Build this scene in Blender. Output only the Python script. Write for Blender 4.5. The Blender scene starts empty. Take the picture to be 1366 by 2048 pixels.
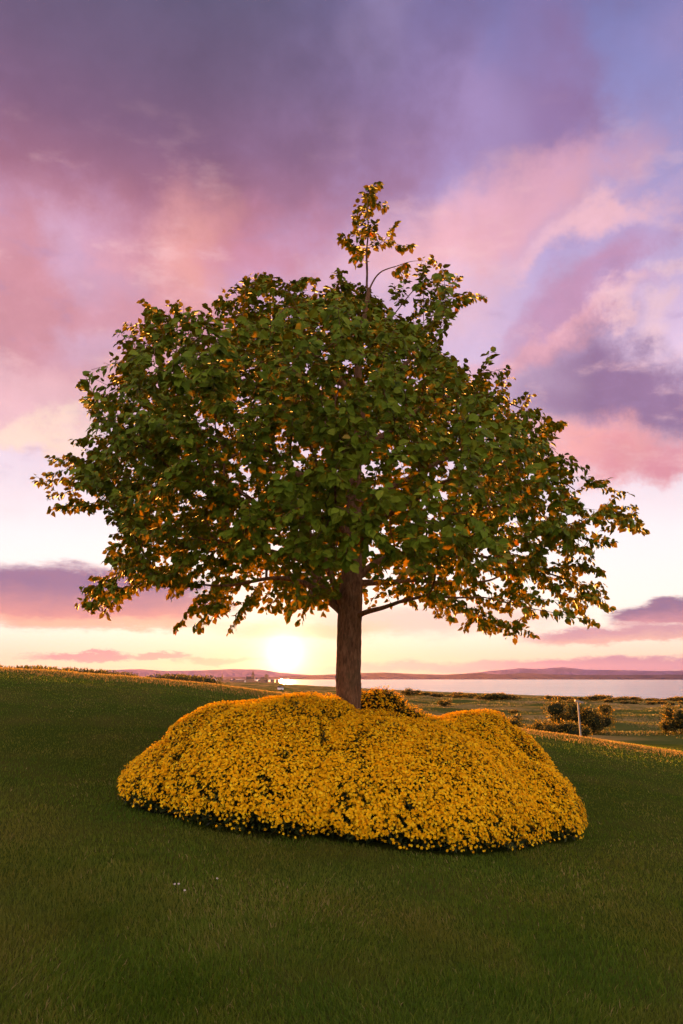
import bpy, math, random
import numpy as np
from mathutils import Matrix, Vector

rad = math.radians
scene = bpy.context.scene
COL = scene.collection
RNG = np.random.default_rng(7)
random.seed(7)

# ------------------------------------------------------------------ camera
PITCH = 13.6
CAMZ = 1.6
F_PX = 1365.3
cam_data = bpy.data.cameras.new('camera')
cam_data.sensor_fit = 'VERTICAL'
cam_data.sensor_height = 36.0
cam_data.sensor_width = 24.0
cam_data.lens = 24.0
cam_data.clip_start = 0.05
cam_data.clip_end = 30000.0
cam = bpy.data.objects.new('camera', cam_data)
cam.location = (0, 0, CAMZ)
cam.rotation_euler = (rad(90 + PITCH), 0, 0)
COL.objects.link(cam)
scene.camera = cam

# ------------------------------------------------------------------ sun direction, exposure
SUN_AZ, SUN_EL = -4.64, 1.84
SKY_GAIN = 0.16     # the sky's share; the exposure below makes up for it
SUN_DIR = Vector((math.sin(rad(SUN_AZ)) * math.cos(rad(SUN_EL)),
                  math.cos(rad(SUN_AZ)) * math.cos(rad(SUN_EL)), math.sin(rad(SUN_EL))))
sun_data = bpy.data.lights.new('sun', 'SUN')
sun_data.energy = 5.0
sun_data.angle = rad(0.6)
sun_data.color = (1.0, 0.37, 0.06)
sun = bpy.data.objects.new('sun', sun_data)
sun.rotation_euler = SUN_DIR.to_track_quat('Z', 'Y').to_euler()
sun.location = SUN_DIR * 40
COL.objects.link(sun)
scene.view_settings.view_transform = 'Standard'
scene.view_settings.look = 'None'
scene.view_settings.exposure = -math.log2(SKY_GAIN)
scene.view_settings.gamma = 1.0
scene.view_settings.use_curve_mapping = False
scene.cycles.max_bounces = 4
scene.cycles.use_adaptive_sampling = True
scene.cycles.adaptive_threshold = 0.02
scene.cycles.diffuse_bounces = 3
scene.cycles.transmission_bounces = 4
scene.cycles.transparent_max_bounces = 4
scene.cycles.volume_bounces = 0
scene.cycles.use_denoising = True

def lin(c):
    """8-bit sRGB triple -> linear RGBA"""
    r = []
    for v in c:
        v = v / 255.0
        r.append(v / 12.92 if v <= 0.04045 else ((v + 0.055) / 1.055) ** 2.4)
    return (r[0], r[1], r[2], 1.0)

def bearing(px, py):
    """azimuth and elevation in degrees of a point surveyed on the photograph"""
    x, u, f = px - 683.0, 1024.0 - py, F_PX
    c, s = math.cos(rad(PITCH)), math.sin(rad(PITCH))
    y, z = f * c - u * s, u * c + f * s
    return math.degrees(math.atan2(x, y)), math.degrees(math.atan2(z, math.hypot(x, y)))

def at(px, py, Y):
    """world point at depth Y in the direction surveyed on the photograph"""
    x, u, f = px - 683.0, 1024.0 - py, F_PX
    c, s = math.cos(rad(PITCH)), math.sin(rad(PITCH))
    y, z = f * c - u * s, u * c + f * s
    return Vector((x / y * Y, Y, CAMZ + z / y * Y))

# ------------------------------------------------------------------ node helpers
class Nodes:
    def __init__(self, tree):
        self.t = tree
    def new(self, kind, **kw):
        n = self.t.nodes.new(kind)
        for k, v in kw.items():
            setattr(n, k, v)
        return n
    def put(self, sock, v):
        if isinstance(v, bpy.types.NodeSocket):
            self.t.links.new(v, sock)
        else:
            sock.default_value = v
    def math(self, op, a, b=None, c=None, clamp=False):
        n = self.new('ShaderNodeMath', operation=op, use_clamp=clamp)
        self.put(n.inputs[0], a)
        if b is not None: self.put(n.inputs[1], b)
        if c is not None: self.put(n.inputs[2], c)
        return n.outputs[0]
    def mix(self, f, a, b, blend='MIX'):
        n = self.new('ShaderNodeMix', data_type='RGBA', blend_type=blend)
        self.put(n.inputs[0], f); self.put(n.inputs[6], a); self.put(n.inputs[7], b)
        return n.outputs[2]
    def step(self, v, lo, hi, smooth=True):
        n = self.new('ShaderNodeMapRange', interpolation_type='SMOOTHSTEP' if smooth else 'LINEAR')
        self.put(n.inputs[0], v); n.inputs[1].default_value = lo; n.inputs[2].default_value = hi
        n.inputs[3].default_value = 0; n.inputs[4].default_value = 1
        return n.outputs[0]
    def ramp(self, f, stops, interp='LINEAR'):
        n = self.new('ShaderNodeValToRGB')
        self.put(n.inputs[0], f)
        cr = n.color_ramp
        cr.interpolation = interp
        while len(cr.elements) > 1: cr.elements.remove(cr.elements[-1])
        cr.elements[0].position, cr.elements[0].color = stops[0][0], stops[0][1]
        for p, c in stops[1:]:
            e = cr.elements.new(p); e.color = c
        return n.outputs[0]
    def noise(self, vec, scale, detail=4, rough=0.55, lac=2.0, dist=0.0):
        n = self.new('ShaderNodeTexNoise')
        if vec is not None: self.put(n.inputs['Vector'], vec)
        n.inputs['Scale'].default_value = scale; n.inputs['Detail'].default_value = detail
        n.inputs['Roughness'].default_value = rough; n.inputs['Lacunarity'].default_value = lac
        n.inputs['Distortion'].default_value = dist
        return n.outputs['Fac'], n.outputs['Color']

# ------------------------------------------------------------------ world: sunset sky with clouds
world = bpy.data.worlds.new('World')
scene.world = world
world.use_nodes = True
wt = world.node_tree
wt.nodes.clear()
S = Nodes(wt)
tc = S.new('ShaderNodeTexCoord')
vnorm = S.new('ShaderNodeVectorMath', operation='NORMALIZE')
wt.links.new(tc.outputs['Generated'], vnorm.inputs[0])
DIR = vnorm.outputs[0]
sep = S.new('ShaderNodeSeparateXYZ'); wt.links.new(DIR, sep.inputs[0])
EL = S.math('MULTIPLY', S.math('ARCSINE', sep.outputs[2]), 57.2958)
AZ = S.math('MULTIPLY', S.math('ARCTAN2', sep.outputs[0], sep.outputs[1]), 57.2958)
# flattened direction: clouds near the horizon are drawn out sideways
flat = S.new('ShaderNodeVectorMath', operation='MULTIPLY')
wt.links.new(DIR, flat.inputs[0]); flat.inputs[1].default_value = (1.0, 1.0, 3.2)
nbig_f, nbig_c = S.noise(DIR, 5.0, 3, 0.5)
nmid_f, nmid_c = S.noise(DIR, 8.0, 9, 0.66)
nlow_f, nlow_c = S.noise(flat.outputs[0], 12.0, 8, 0.68)
sm = S.new('ShaderNodeSeparateColor'); wt.links.new(nmid_c, sm.inputs[0])
sb = S.new('ShaderNodeSeparateColor'); wt.links.new(nbig_c, sb.inputs[0])
sl = S.new('ShaderNodeSeparateColor'); wt.links.new(nlow_c, sl.inputs[0])
def warp(base, n1, k1, n2, k2):
    a = S.math('MULTIPLY_ADD', S.math('SUBTRACT', n1, 0.5), k1, base)
    return S.math('MULTIPLY_ADD', S.math('SUBTRACT', n2, 0.5), k2, a)
U = warp(AZ, sm.outputs[0], 11.0, sb.outputs[0], 12.0)       # soft high clouds
V = warp(EL, sm.outputs[1], 9.0, sb.outputs[1], 9.0)
UL = warp(AZ, sl.outputs[0], 7.0, sb.outputs[0], 3.0)       # flat low clouds
VL = warp(EL, sl.outputs[1], 2.2, sl.outputs[2], 0.6)

ELN = S.math('DIVIDE', EL, 90.0, clamp=True)
def el_ramp(stops, gain=1.0):
    out = []
    for e, c in stops:
        l = lin(c); out.append((e / 90.0, (l[0] * gain, l[1] * gain, l[2] * gain, 1)))
    return S.ramp(ELN, out)
nish = S.new('ShaderNodeTexSky', sky_type='NISHITA', sun_disc=False)
nish.sun_elevation = rad(SUN_EL); nish.sun_rotation = rad(SUN_AZ)
nish.air_density = 1.0; nish.dust_density = 2.0; nish.ozone_density = 3.0
clear = el_ramp([(0, (248, 200, 182)), (1.4, (252, 216, 194)), (3.2, (255, 236, 220)), (6, (255, 242, 234)),
                 (11, (253, 239, 241)), (16, (242, 219, 232)), (22, (230, 200, 222)), (28, (212, 182, 216)),
                 (34, (182, 162, 208)), (42, (146, 140, 194)), (50, (114, 116, 172)), (70, (88, 94, 148))])
# the low bright band is brighter than the film can hold
clear = S.mix(S.math('MULTIPLY', S.step(EL, 1.5, 5.0), S.step(EL, 17.0, 8.0)), clear, (1.12, 1.10, 1.10, 1), 'MULTIPLY')
sky = S.mix(0.03, clear, nish.outputs[0])

def pack(a, b):
    n = S.new('ShaderNodeCombineXYZ'); wt.links.new(a, n.inputs[0]); wt.links.new(b, n.inputs[1])
    return n.outputs[0]
UV_HIGH, UV_LOW = pack(U, V), pack(UL, VL)
def mask(px, py, rx, ry, rot=0, soft=0.35, low=False, fine=0.0):
    a0, e0 = bearing(px, py)
    a1, _ = bearing(px + rx, py); a2, _ = bearing(px - rx, py)
    _, e1 = bearing(px, py - ry); _, e2 = bearing(px, py + ry)
    mp = S.new('ShaderNodeMapping', vector_type='TEXTURE')
    wt.links.new(UV_LOW if low else UV_HIGH, mp.inputs[0])
    mp.inputs['Location'].default_value = (a0, e0, 0)
    mp.inputs['Rotation'].default_value = (0, 0, rad(rot))
    mp.inputs['Scale'].default_value = (abs(a1 - a2) / 2, abs(e1 - e2) / 2, 1)
    ln_ = S.new('ShaderNodeVectorMath', operation='LENGTH')
    wt.links.new(mp.outputs[0], ln_.inputs[0])
    d = ln_.outputs['Value']
    if fine:
        d = S.math('MULTIPLY_ADD', nlow_f if low else nmid_f, fine, d)
    n = S.new('ShaderNodeMapRange', interpolation_type='SMOOTHSTEP')
    wt.links.new(d, n.inputs[0])
    n.inputs[1].default_value = 1 + soft + fine / 2; n.inputs[2].default_value = max(0.0, 1 - soft) + fine / 2
    n.inputs[3].default_value = 0; n.inputs[4].default_value = 1
    return n.outputs[0], mp
def cloud(base, px, py, rx, ry, col, rot=0, soft=0.35, amt=1.0, low=False, fine=0.0, under=None):
    m, q = mask(px, py, rx, ry, rot, soft, low, fine)
    if amt != 1.0: m = S.math('MULTIPLY', m, amt)
    c = lin(col)
    if under is not None:
        sy = S.new('ShaderNodeSeparateXYZ'); wt.links.new(q.outputs[0], sy.inputs[0])
        c = S.mix(S.step(sy.outputs[1], -0.9, 0.5), lin(under), c)
    return S.mix(m, base, c)

# the high cloud deck: it covers the left and the top, and goes on overhead and behind
deck_l = el_ramp([(16, (236, 196, 204)), (23, (224, 166, 178)), (28, (220, 152, 162)), (33, (204, 134, 150)),
                  (37, (168, 112, 136)), (41, (134, 98, 128)), (45, (116, 94, 124)), (50, (102, 92, 122)), (75, (90, 86, 118))])
deck_r = el_ramp([(16, (240, 205, 220)), (25, (228, 182, 204)), (32, (212, 158, 186)), (36, (194, 146, 182)),
                  (41, (170, 134, 178)), (46, (146, 124, 172)), (52, (120, 110, 158)), (75, (94, 94, 134))])
deck_c = S.mix(S.step(U, -12, 14), deck_l, deck_r)
deck_c = S.mix(S.math('MULTIPLY', S.math('MULTIPLY', S.step(nbig_f, 0.45, 0.72), S.step(U, -14, 12)), 0.4), deck_c, S.mix(0.5, deck_r, lin((214, 190, 224))))
mdeck, _ = mask(320, 40, 880, 600, 0, 0.38, False, 0.9)
over = S.step(S.math('MULTIPLY_ADD', S.math('SUBTRACT', nbig_f, 0.5), 60.0, EL), 44, 66)
side = S.math('MULTIPLY', S.step(S.math('ABSOLUTE', AZ), 40, 70), S.step(S.math('MULTIPLY_ADD', S.math('SUBTRACT', nmid_f, 0.5), 50.0, EL), 2, 26))
mdeck = S.math('MAXIMUM', mdeck, S.math('MAXIMUM', over, S.math('MULTIPLY', side, 0.9)))
# unseen bright clouds added behind the camera to fill the foreground with light
fill_c = el_ramp([(0, (252, 226, 214)), (12, (255, 226, 214)), (30, (252, 216, 208)), (50, (238, 200, 206)), (75, (150, 132, 164))], 1.9)
deck_c = S.mix(S.step(S.math('ABSOLUTE', AZ), 55, 110), deck_c, fill_c)
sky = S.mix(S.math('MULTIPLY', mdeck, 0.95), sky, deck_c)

C = cloud
sky = C(sky, 150, 640, 380, 190, (217, 147, 158), 0, 0.6, 0.85)
sky = C(sky, 60, 790, 180, 60, (240, 190, 198), 8, 0.7, 0.8)
sky = C(sky, 50, 845, 130, 28, (255, 222, 205), 4, 0.7, 0.9)
sky = C(sky, 210, 530, 80, 60, (208, 170, 202), -30, 0.8, 0.65)
sky = C(sky, 190, 690, 80, 40, (220, 184, 212), 15, 0.8, 0.6)
sky = C(sky, 400, 500, 80, 110, (246, 174, 166), 10, 0.95, 0.75, False, 0.4)
sky = C(sky, 560, 480, 120, 80, (214, 140, 158), 0, 0.8, 0.6)
sky = C(sky, 1080, 260, 80, 190, (148, 114, 160), -12, 0.8, 0.75)
sky = C(sky, 930, 240, 90, 90, (172, 146, 196), 0, 0.9, 0.7)
sky = C(sky, 900, 490, 220, 85, (248, 188, 194), 14, 0.9, 0.85, False, 1.0)
sky = C(sky, 1030, 410, 170, 70, (232, 172, 192), 14, 0.9, 0.6, False, 1.0)
sky = C(sky, 1170, 465, 110, 40, (246, 192, 202), 8, 0.65, 0.85, False, 1.1)
sky = C(sky, 900, 600, 150, 60, (238, 198, 216), 10, 0.8, 0.6)
sky = C(sky, 1180, 600, 150, 44, (196, 144, 178), 30, 0.75, 0.85, False, 0.7)
sky = C(sky, 1130, 688, 150, 26, (244, 180, 190), 14, 0.7, 0.85)
sky = C(sky, 1260, 790, 230, 110, (148, 114, 154), -12, 0.55, 0.95, False, 0.8)
sky = C(sky, 1190, 905, 170, 52, (248, 172, 172), -14, 0.7, 0.92)
sky = C(sky, 1330, 930, 130, 40, (222, 146, 164), -10, 0.7, 0.85)
for (px, py, rx, ry) in ((1345, 572, 42, 18), (1352, 648, 44, 26), (1245, 640, 34, 18)):
    sky = C(sky, px, py, rx, ry, (248, 206, 210), 0, 0.95, 0.6)
# thin wisps drawn out along the wind
wv_ = S.new('ShaderNodeMapping'); wt.links.new(DIR, wv_.inputs[0])
wv_.inputs['Rotation'].default_value = (rad(12), rad(-32), 0); wv_.inputs['Scale'].default_value = (5.0, 9.0, 15.0)
wf, _ = S.noise(wv_.outputs[0], 1.6, 9, 0.62)
band = S.math('MULTIPLY', S.step(EL, 10, 18), S.step(EL, 46, 30))
sky = S.mix(S.math('MULTIPLY', S.math('MULTIPLY', S.step(wf, 0.52, 0.74), band), 0.55), sky, lin((248, 200, 204)))
sky = S.mix(S.math('MULTIPLY', S.math('MULTIPLY', S.step(wf, 0.46, 0.28), band), 0.40), sky, lin((176, 146, 190)))
# low clouds over the horizon
sky = C(sky, 150, 1195, 300, 62, (158, 116, 152), 0, 0.22, 0.96, True, 0.7, (240, 158, 152))
sky = C(sky, 220, 1246, 230, 12, (252, 200, 172), 0, 0.6, 0.8, True, 0.5)
sky = C(sky, 850, 1240, 230, 30, (240, 192, 184), 0, 0.6, 0.7, True, 0.9)
sky = C(sky, 620, 1262, 150, 16, (250, 206, 170), 0, 0.6, 0.8, True, 0.7)
sky = C(sky, 1352, 1222, 120, 26, (150, 110, 146), 6, 0.25, 0.95, True, 0.5, (214, 146, 160))
sky = C(sky, 1240, 1268, 210, 17, (208, 150, 166), 2, 0.3, 0.9, True, 0.6, (240, 180, 170))
sky = C(sky, 160, 1313, 100, 9, (226, 158, 166), 0, 0.35, 0.95, True, 0.4)
sky = C(sky, 312, 1314, 55, 7, (230, 166, 166), 0, 0.35, 0.9, True, 0.4)
sky = C(sky, 440, 1322, 85, 6, (240, 186, 168), 0, 0.4, 0.85, True, 0.4)
sky = C(sky, 1230, 1334, 330, 17, (186, 132, 164), 0, 0.35, 0.85, True, 0.4)
sky = C(sky, 850, 1336, 200, 11, (232, 172, 178), 0, 0.6, 0.8, True, 0.4)
# glow of the sun through the air
sdot = S.new('ShaderNodeVectorMath', operation='DOT_PRODUCT')
wt.links.new(DIR, sdot.inputs[0]); sdot.inputs[1].default_value = SUN_DIR
ANG = S.math('MULTIPLY', S.math('ARCCOSINE', S.math('MINIMUM', sdot.outputs['Value'], 0.9999999)), 57.2958)
def halo(base, width, col, k):
    e = S.math('MULTIPLY', S.math('EXPONENT', S.math('MULTIPLY', ANG, -1.0 / width)), k)
    n = S.new('ShaderNodeMix', data_type='RGBA', blend_type='ADD')
    S.put(n.inputs[0], e); S.put(n.inputs[6], base); n.inputs[7].default_value = col
    n.clamp_factor = False
    return n.outputs[2]
mottle = S.math('MULTIPLY_ADD', S.math('SUBTRACT', nmid_f, 0.5), S.math('MULTIPLY', S.step(EL, 8, 20), 0.55), 1.0)
sky = S.mix(1.0, sky, mottle, 'MULTIPLY')
warm = S.math('MULTIPLY', S.math('EXPONENT', S.math('MULTIPLY', ANG, -0.22)), 0.55)
sky = S.mix(warm, sky, (1.0, 0.66, 0.32, 1))
sky = halo(sky, 0.9, (1.0, 0.80, 0.48, 1), 4.0)
sky = halo(sky, 3.2, (1.0, 0.74, 0.50, 1), 0.30)
bg = S.new('ShaderNodeBackground'); bg.inputs['Strength'].default_value = SKY_GAIN
wt.links.new(sky, bg.inputs['Color'])
wo = S.new('ShaderNodeOutputWorld'); wt.links.new(bg.outputs[0], wo.inputs['Surface'])

# ------------------------------------------------------------------ object helpers
def props(o, label=None, cat=None, group=None, kind=None):
    if label: o['label'] = label
    if cat: o['category'] = cat
    if group: o['group'] = group
    if kind: o['kind'] = kind
    return o
def np_mesh(name, verts, faces, mat, attrs=None, smooth=False):
    """mesh from an (n,3) array and an (m,3) or (m,4) index array"""
    verts = np.asarray(verts, dtype=np.float32); faces = np.asarray(faces, dtype=np.int32)
    k = faces.shape[1]
    me = bpy.data.meshes.new(name)
    me.vertices.add(len(verts)); me.vertices.foreach_set('co', verts.ravel())
    me.loops.add(faces.size); me.loops.foreach_set('vertex_index', faces.ravel())
    me.polygons.add(len(faces))
    me.polygons.foreach_set('loop_start', np.arange(0, faces.size, k, dtype=np.int32))
    me.polygons.foreach_set('use_smooth', np.full(len(faces), smooth, dtype=bool))
    me.update(calc_edges=True)
    for key, val in (attrs or {}).items():
        a = me.attributes.new(key, 'FLOAT', 'POINT')
        a.data.foreach_set('value', np.asarray(val, dtype=np.float32))
    if mat: me.materials.append(mat)
    return me
def obj(name, me, parent=None, loc=None):
    o = bpy.data.objects.new(name, me); COL.objects.link(o)
    if parent is not None: o.parent = parent
    if loc is not None: o.location = loc
    return o
def empty(name, loc=(0, 0, 0)):
    o = bpy.data.objects.new(name, None); o.empty_display_size = 0.2; COL.objects.link(o); o.location = loc
    return o
def scatter(tv, tf, P, X, Y, Z, sc):
    """copies of a template placed in frames X,Y,Z at P"""
    n, k = len(P), len(tv)
    v = (tv[None, :, 0, None] * X[:, None, :] + tv[None, :, 1, None] * Y[:, None, :] + tv[None, :, 2, None] * Z[:, None, :])
    v = v * np.asarray(sc).reshape(n, 1, 1) + P[:, None, :]
    f = tf[None] + (np.arange(n) * k)[:, None, None]
    return v.reshape(-1, 3), f.reshape(-1, tf.shape[1])
def unit(a):
    return a / np.maximum(np.linalg.norm(a, axis=-1, keepdims=True), 1e-9)
def frames(Zn, rng, spin=True):
    ref = np.where(np.abs(Zn[:, 2:3]) < 0.95, np.array([[0, 0, 1.0]]), np.array([[1.0, 0, 0]]))
    X = unit(np.cross(ref, Zn)); Y = np.cross(Zn, X)
    if spin:
        a = rng.uniform(0, 2 * np.pi, len(Zn))[:, None]
        X, Y = X * np.cos(a) + Y * np.sin(a), Y * np.cos(a) - X * np.sin(a)
    return X, Y
def hash2(ix, iy, seed):
    h = (ix.astype(np.int64) * 374761393 + iy.astype(np.int64) * 668265263 + seed * 974634777) & 0x7fffffff
    h = ((h ^ (h >> 13)) * 1274126177) & 0x7fffffff
    return ((h ^ (h >> 16)) & 0xffff) / 65535.0
def vnoise(x, y, seed=0):
    ix, iy = np.floor(x), np.floor(y); fx, fy = x - ix, y - iy
    fx = fx * fx * (3 - 2 * fx); fy = fy * fy * (3 - 2 * fy)
    a = hash2(ix, iy, seed); b = hash2(ix + 1, iy, seed); c = hash2(ix, iy + 1, seed); d = hash2(ix + 1, iy + 1, seed)
    return (a * (1 - fx) + b * fx) * (1 - fy) + (c * (1 - fx) + d * fx) * fy
def fbm(x, y, seed=0, octv=4):
    s, a, t = 0, 1.0, 0
    for i in range(octv):
        s = s + a * vnoise(x, y, seed + i * 17); t += a
        x, y, a = x * 2.03 + 11.3, y * 2.03 + 5.7, a * 0.5
    return s / t
def sstep(a, b, x):
    t = np.clip((x - a) / (b - a), 0, 1)
    return t * t * (3 - 2 * t)

def material(name):
    m = bpy.data.materials.new(name); m.use_nodes = True
    m.node_tree.nodes.clear()
    return m, Nodes(m.node_tree)
def finish(m, N, shader, disp=None):
    o = N.new('ShaderNodeOutputMaterial')
    m.node_tree.links.new(shader, o.inputs['Surface'])
    return m
def principled(N, base, rough=0.6, spec=0.3, normal=None):
    b = N.new('ShaderNodeBsdfPrincipled')
    N.put(b.inputs['Base Color'], base); N.put(b.inputs['Roughness'], rough)
    b.inputs['Specular IOR Level'].default_value = spec
    if normal is not None: N.put(b.inputs['Normal'], normal)
    return b.outputs[0]
def bump(N, h, strength=0.5, dist=0.02):
    b = N.new('ShaderNodeBump'); b.inputs['Strength'].default_value = strength; b.inputs['Distance'].default_value = dist
    N.put(b.inputs['Height'], h)
    return b.outputs[0]
def thin_leaf(name, stops, through, mixf=0.45, rough=0.5, spec=0.35, patch=None):
    """leaf, petal or blade: light goes through it; colour follows the piece's own tint"""
    m, N = material(name)
    at_ = N.new('ShaderNodeAttribute', attribute_name='tint')
    col = N.ramp(at_.outputs['Fac'], stops)
    if patch:
        geo = N.new('ShaderNodeNewGeometry')
        f, _ = N.noise(geo.outputs['Position'], patch[0], 4, 0.6)
        col = N.mix(N.math('MULTIPLY', N.step(f, 0.42, 0.66), patch[2]), col, patch[1])
    tcol = N.mix(1.0, col, through, 'MULTIPLY')
    p = principled(N, col, rough, spec)
    tr = N.new('ShaderNodeBsdfTranslucent'); N.put(tr.inputs['Color'], tcol)
    ms = N.new('ShaderNodeMixShader'); ms.inputs[0].default_value = mixf
    m.node_tree.links.new(p, ms.inputs[1]); m.node_tree.links.new(tr.outputs[0], ms.inputs[2])
    return finish(m, N, ms.outputs[0])

# ------------------------------------------------------------------ terrain
SEA_Z = -14.0
SH_AZ = np.array([-180, -60, -14, -9, -6, -4, -2, 3, 8, 15, 26, 45, 180.0])
SH_D = np.array([3500, 3500, 3500, 3300, 2300, 1500, 1220, 900, 740, 620, 520, 480, 480.0])
CREST = [at(px, py, 25.5) for px, py in ((-120, 1331), (0, 1337), (85, 1341), (170, 1348), (255, 1354), (340, 1361), (430, 1370), (530, 1383), (600, 1391),
                                          (800, 1421), (1045, 1459), (1160, 1475), (1366, 1506), (1500, 1528))]
CREST_X = np.array([-60.0] + [c.x for c in CREST] + [60.0])
CREST_Z = np.array([CREST[0].z + 1.2] + [c.z for c in CREST] + [CREST[-1].z - 2.0])
def terrain(x, y):
    x = np.asarray(x, float); y = np.asarray(y, float)
    D = np.hypot(x, y) + 1e-6
    az = np.degrees(np.arctan2(x, y))
    tilt = -0.10 * 45 * np.tanh(x / 45)
    rise = 0.88 * sstep(8.5, 19.5, y) + 0.12 * np.clip((y - 19) / 6.5, 0, 1)
    lawn = tilt + (np.interp(x, CREST_X, CREST_Z) - tilt) * rise + 0.05 * (fbm(x * 0.35, y * 0.35, 3, 2) - 0.5)
    Ds = np.interp(az, SH_AZ, SH_D)
    fr = np.clip(np.log(np.maximum(D, 30) / 30) / np.log(Ds / 30), 0, 1.5)
    links = -1.6 - 11.6 * fr ** 1.6
    links = links + 2.6 * sstep(-7, -20, az) * sstep(900, 90, D)
    und = (fbm(x / 26, y / 17, 11, 3) - 0.5) * 3.4 + (fbm(x / 7.0, y / 6.0, 23, 2) - 0.5) * 0.5
    links = links + und * sstep(32, 70, D) * (1 - sstep(0.86, 1.0, fr))
    links = np.where(fr > 1, np.maximum(-13.2 - (fr - 1) * 60, -15.4), links)
    w = sstep(25.0, 44, y)
    far_side = sstep(60, 140, np.abs(x))
    w = np.maximum(w, far_side)
    w = np.maximum(w, sstep(-30, -120, y))
    return lawn * (1 - w) + links * w

az_f = np.arange(-50, 50.01, 0.4)
az_b = np.arange(53, 307.1, 4.0)
azs = np.radians(np.concatenate([az_f, az_b]))
rr = np.concatenate([[0.0], np.geomspace(0.6, 7000, 300)])
A, R = np.meshgrid(azs, rr)
gx, gy = R * np.sin(A), R * np.cos(A)
gz = terrain(gx, gy)
na = len(azs)
i, j = np.meshgrid(np.arange(len(rr) - 1), np.arange(na), indexing='ij')
j2 = (j + 1) % na
gf = np.stack([i * na + j, i * na + j2, (i + 1) * na + j2, (i + 1) * na + j], -1).reshape(-1, 4)

m_ground, N = material('turf_and_links')
geo = N.new('ShaderNodeNewGeometry')
P = geo.outputs['Position']
n1, _ = N.noise(P, 0.9, 5, 0.6)
n2, _ = N.noise(P, 60.0, 3, 0.7)
strch = N.new('ShaderNodeVectorMath', operation='MULTIPLY'); N.put(strch.inputs[0], P); strch.inputs[1].default_value = (0.03, 0.05, 0.05)
n3, _ = N.noise(strch.outputs[0], 1.0, 5, 0.6)
n4, _ = N.noise(P, 0.35, 5, 0.65)
lawn_c = N.mix(N.step(n1, 0.35, 0.7), (0.050, 0.085, 0.010, 1), (0.085, 0.095, 0.018, 1))
lawn_c = N.mix(N.math('MULTIPLY', n2, 0.5), lawn_c, (0.030, 0.040, 0.008, 1))
link_c = N.ramp(n3, [(0.36, (0.050, 0.075, 0.016, 1)), (0.48, (0.085, 0.10, 0.025, 1)), (0.56, (0.24, 0.18, 0.06, 1)), (0.68, (0.32, 0.23, 0.09, 1))])
link_c = N.mix(N.math('MULTIPLY', N.step(n4, 0.45, 0.75), 0.55), link_c, (0.05, 0.06, 0.018, 1))
dist = N.new('ShaderNodeVectorMath', operation='LENGTH'); N.put(dist.inputs[0], P)
col = N.mix(N.step(dist.outputs['Value'], 34, 60), lawn_c, link_c)
finish(m_ground, N, principled(N, col, 1.0, 0.0, bump(N, n2, 0.6, 0.03)))
ground = obj('ground', np_mesh('ground', np.stack([gx, gy, gz], -1).reshape(-1, 3), gf, m_ground, smooth=True))
props(ground, 'mown lawn on a rise falling to rough links land by the sea', 'ground', kind='structure')

# sea
m_sea, N = material('sea_water')
geo = N.new('ShaderNodeNewGeometry')
sv = N.new('ShaderNodeVectorMath', operation='MULTIPLY'); N.put(sv.inputs[0], geo.outputs['Position']); sv.inputs[1].default_value = (0.05, 0.16, 0.1)
w1, _ = N.noise(sv.outputs[0], 1.0, 6, 0.65)
sv2 = N.new('ShaderNodeVectorMath', operation='MULTIPLY'); N.put(sv2.inputs[0], geo.outputs['Position']); sv2.inputs[1].default_value = (0.006, 0.02, 0.02)
w2, _ = N.noise(sv2.outputs[0], 1.0, 4, 0.6)
rough = N.math('MULTIPLY_ADD', w2, 0.16, 0.12)
finish(m_sea, N, principled(N, (0.10, 0.09, 0.12, 1), rough, 0.6, bump(N, w1, 0.35, 0.5)))
k = 96
ang = np.linspace(0, 2 * np.pi, k, endpoint=False)
sv_ = np.concatenate([[[0, 0, SEA_Z]], np.stack([7600 * np.cos(ang), 7600 * np.sin(ang), np.full(k, SEA_Z)], -1)])
sf_ = np.array([[0, 1 + q, 1 + (q + 1) % k] for q in range(k)])
props(obj('sea', np_mesh('sea', sv_, sf_, m_sea)), 'calm pale pink sea reflecting the evening sky', 'sea', kind='structure')

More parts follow.
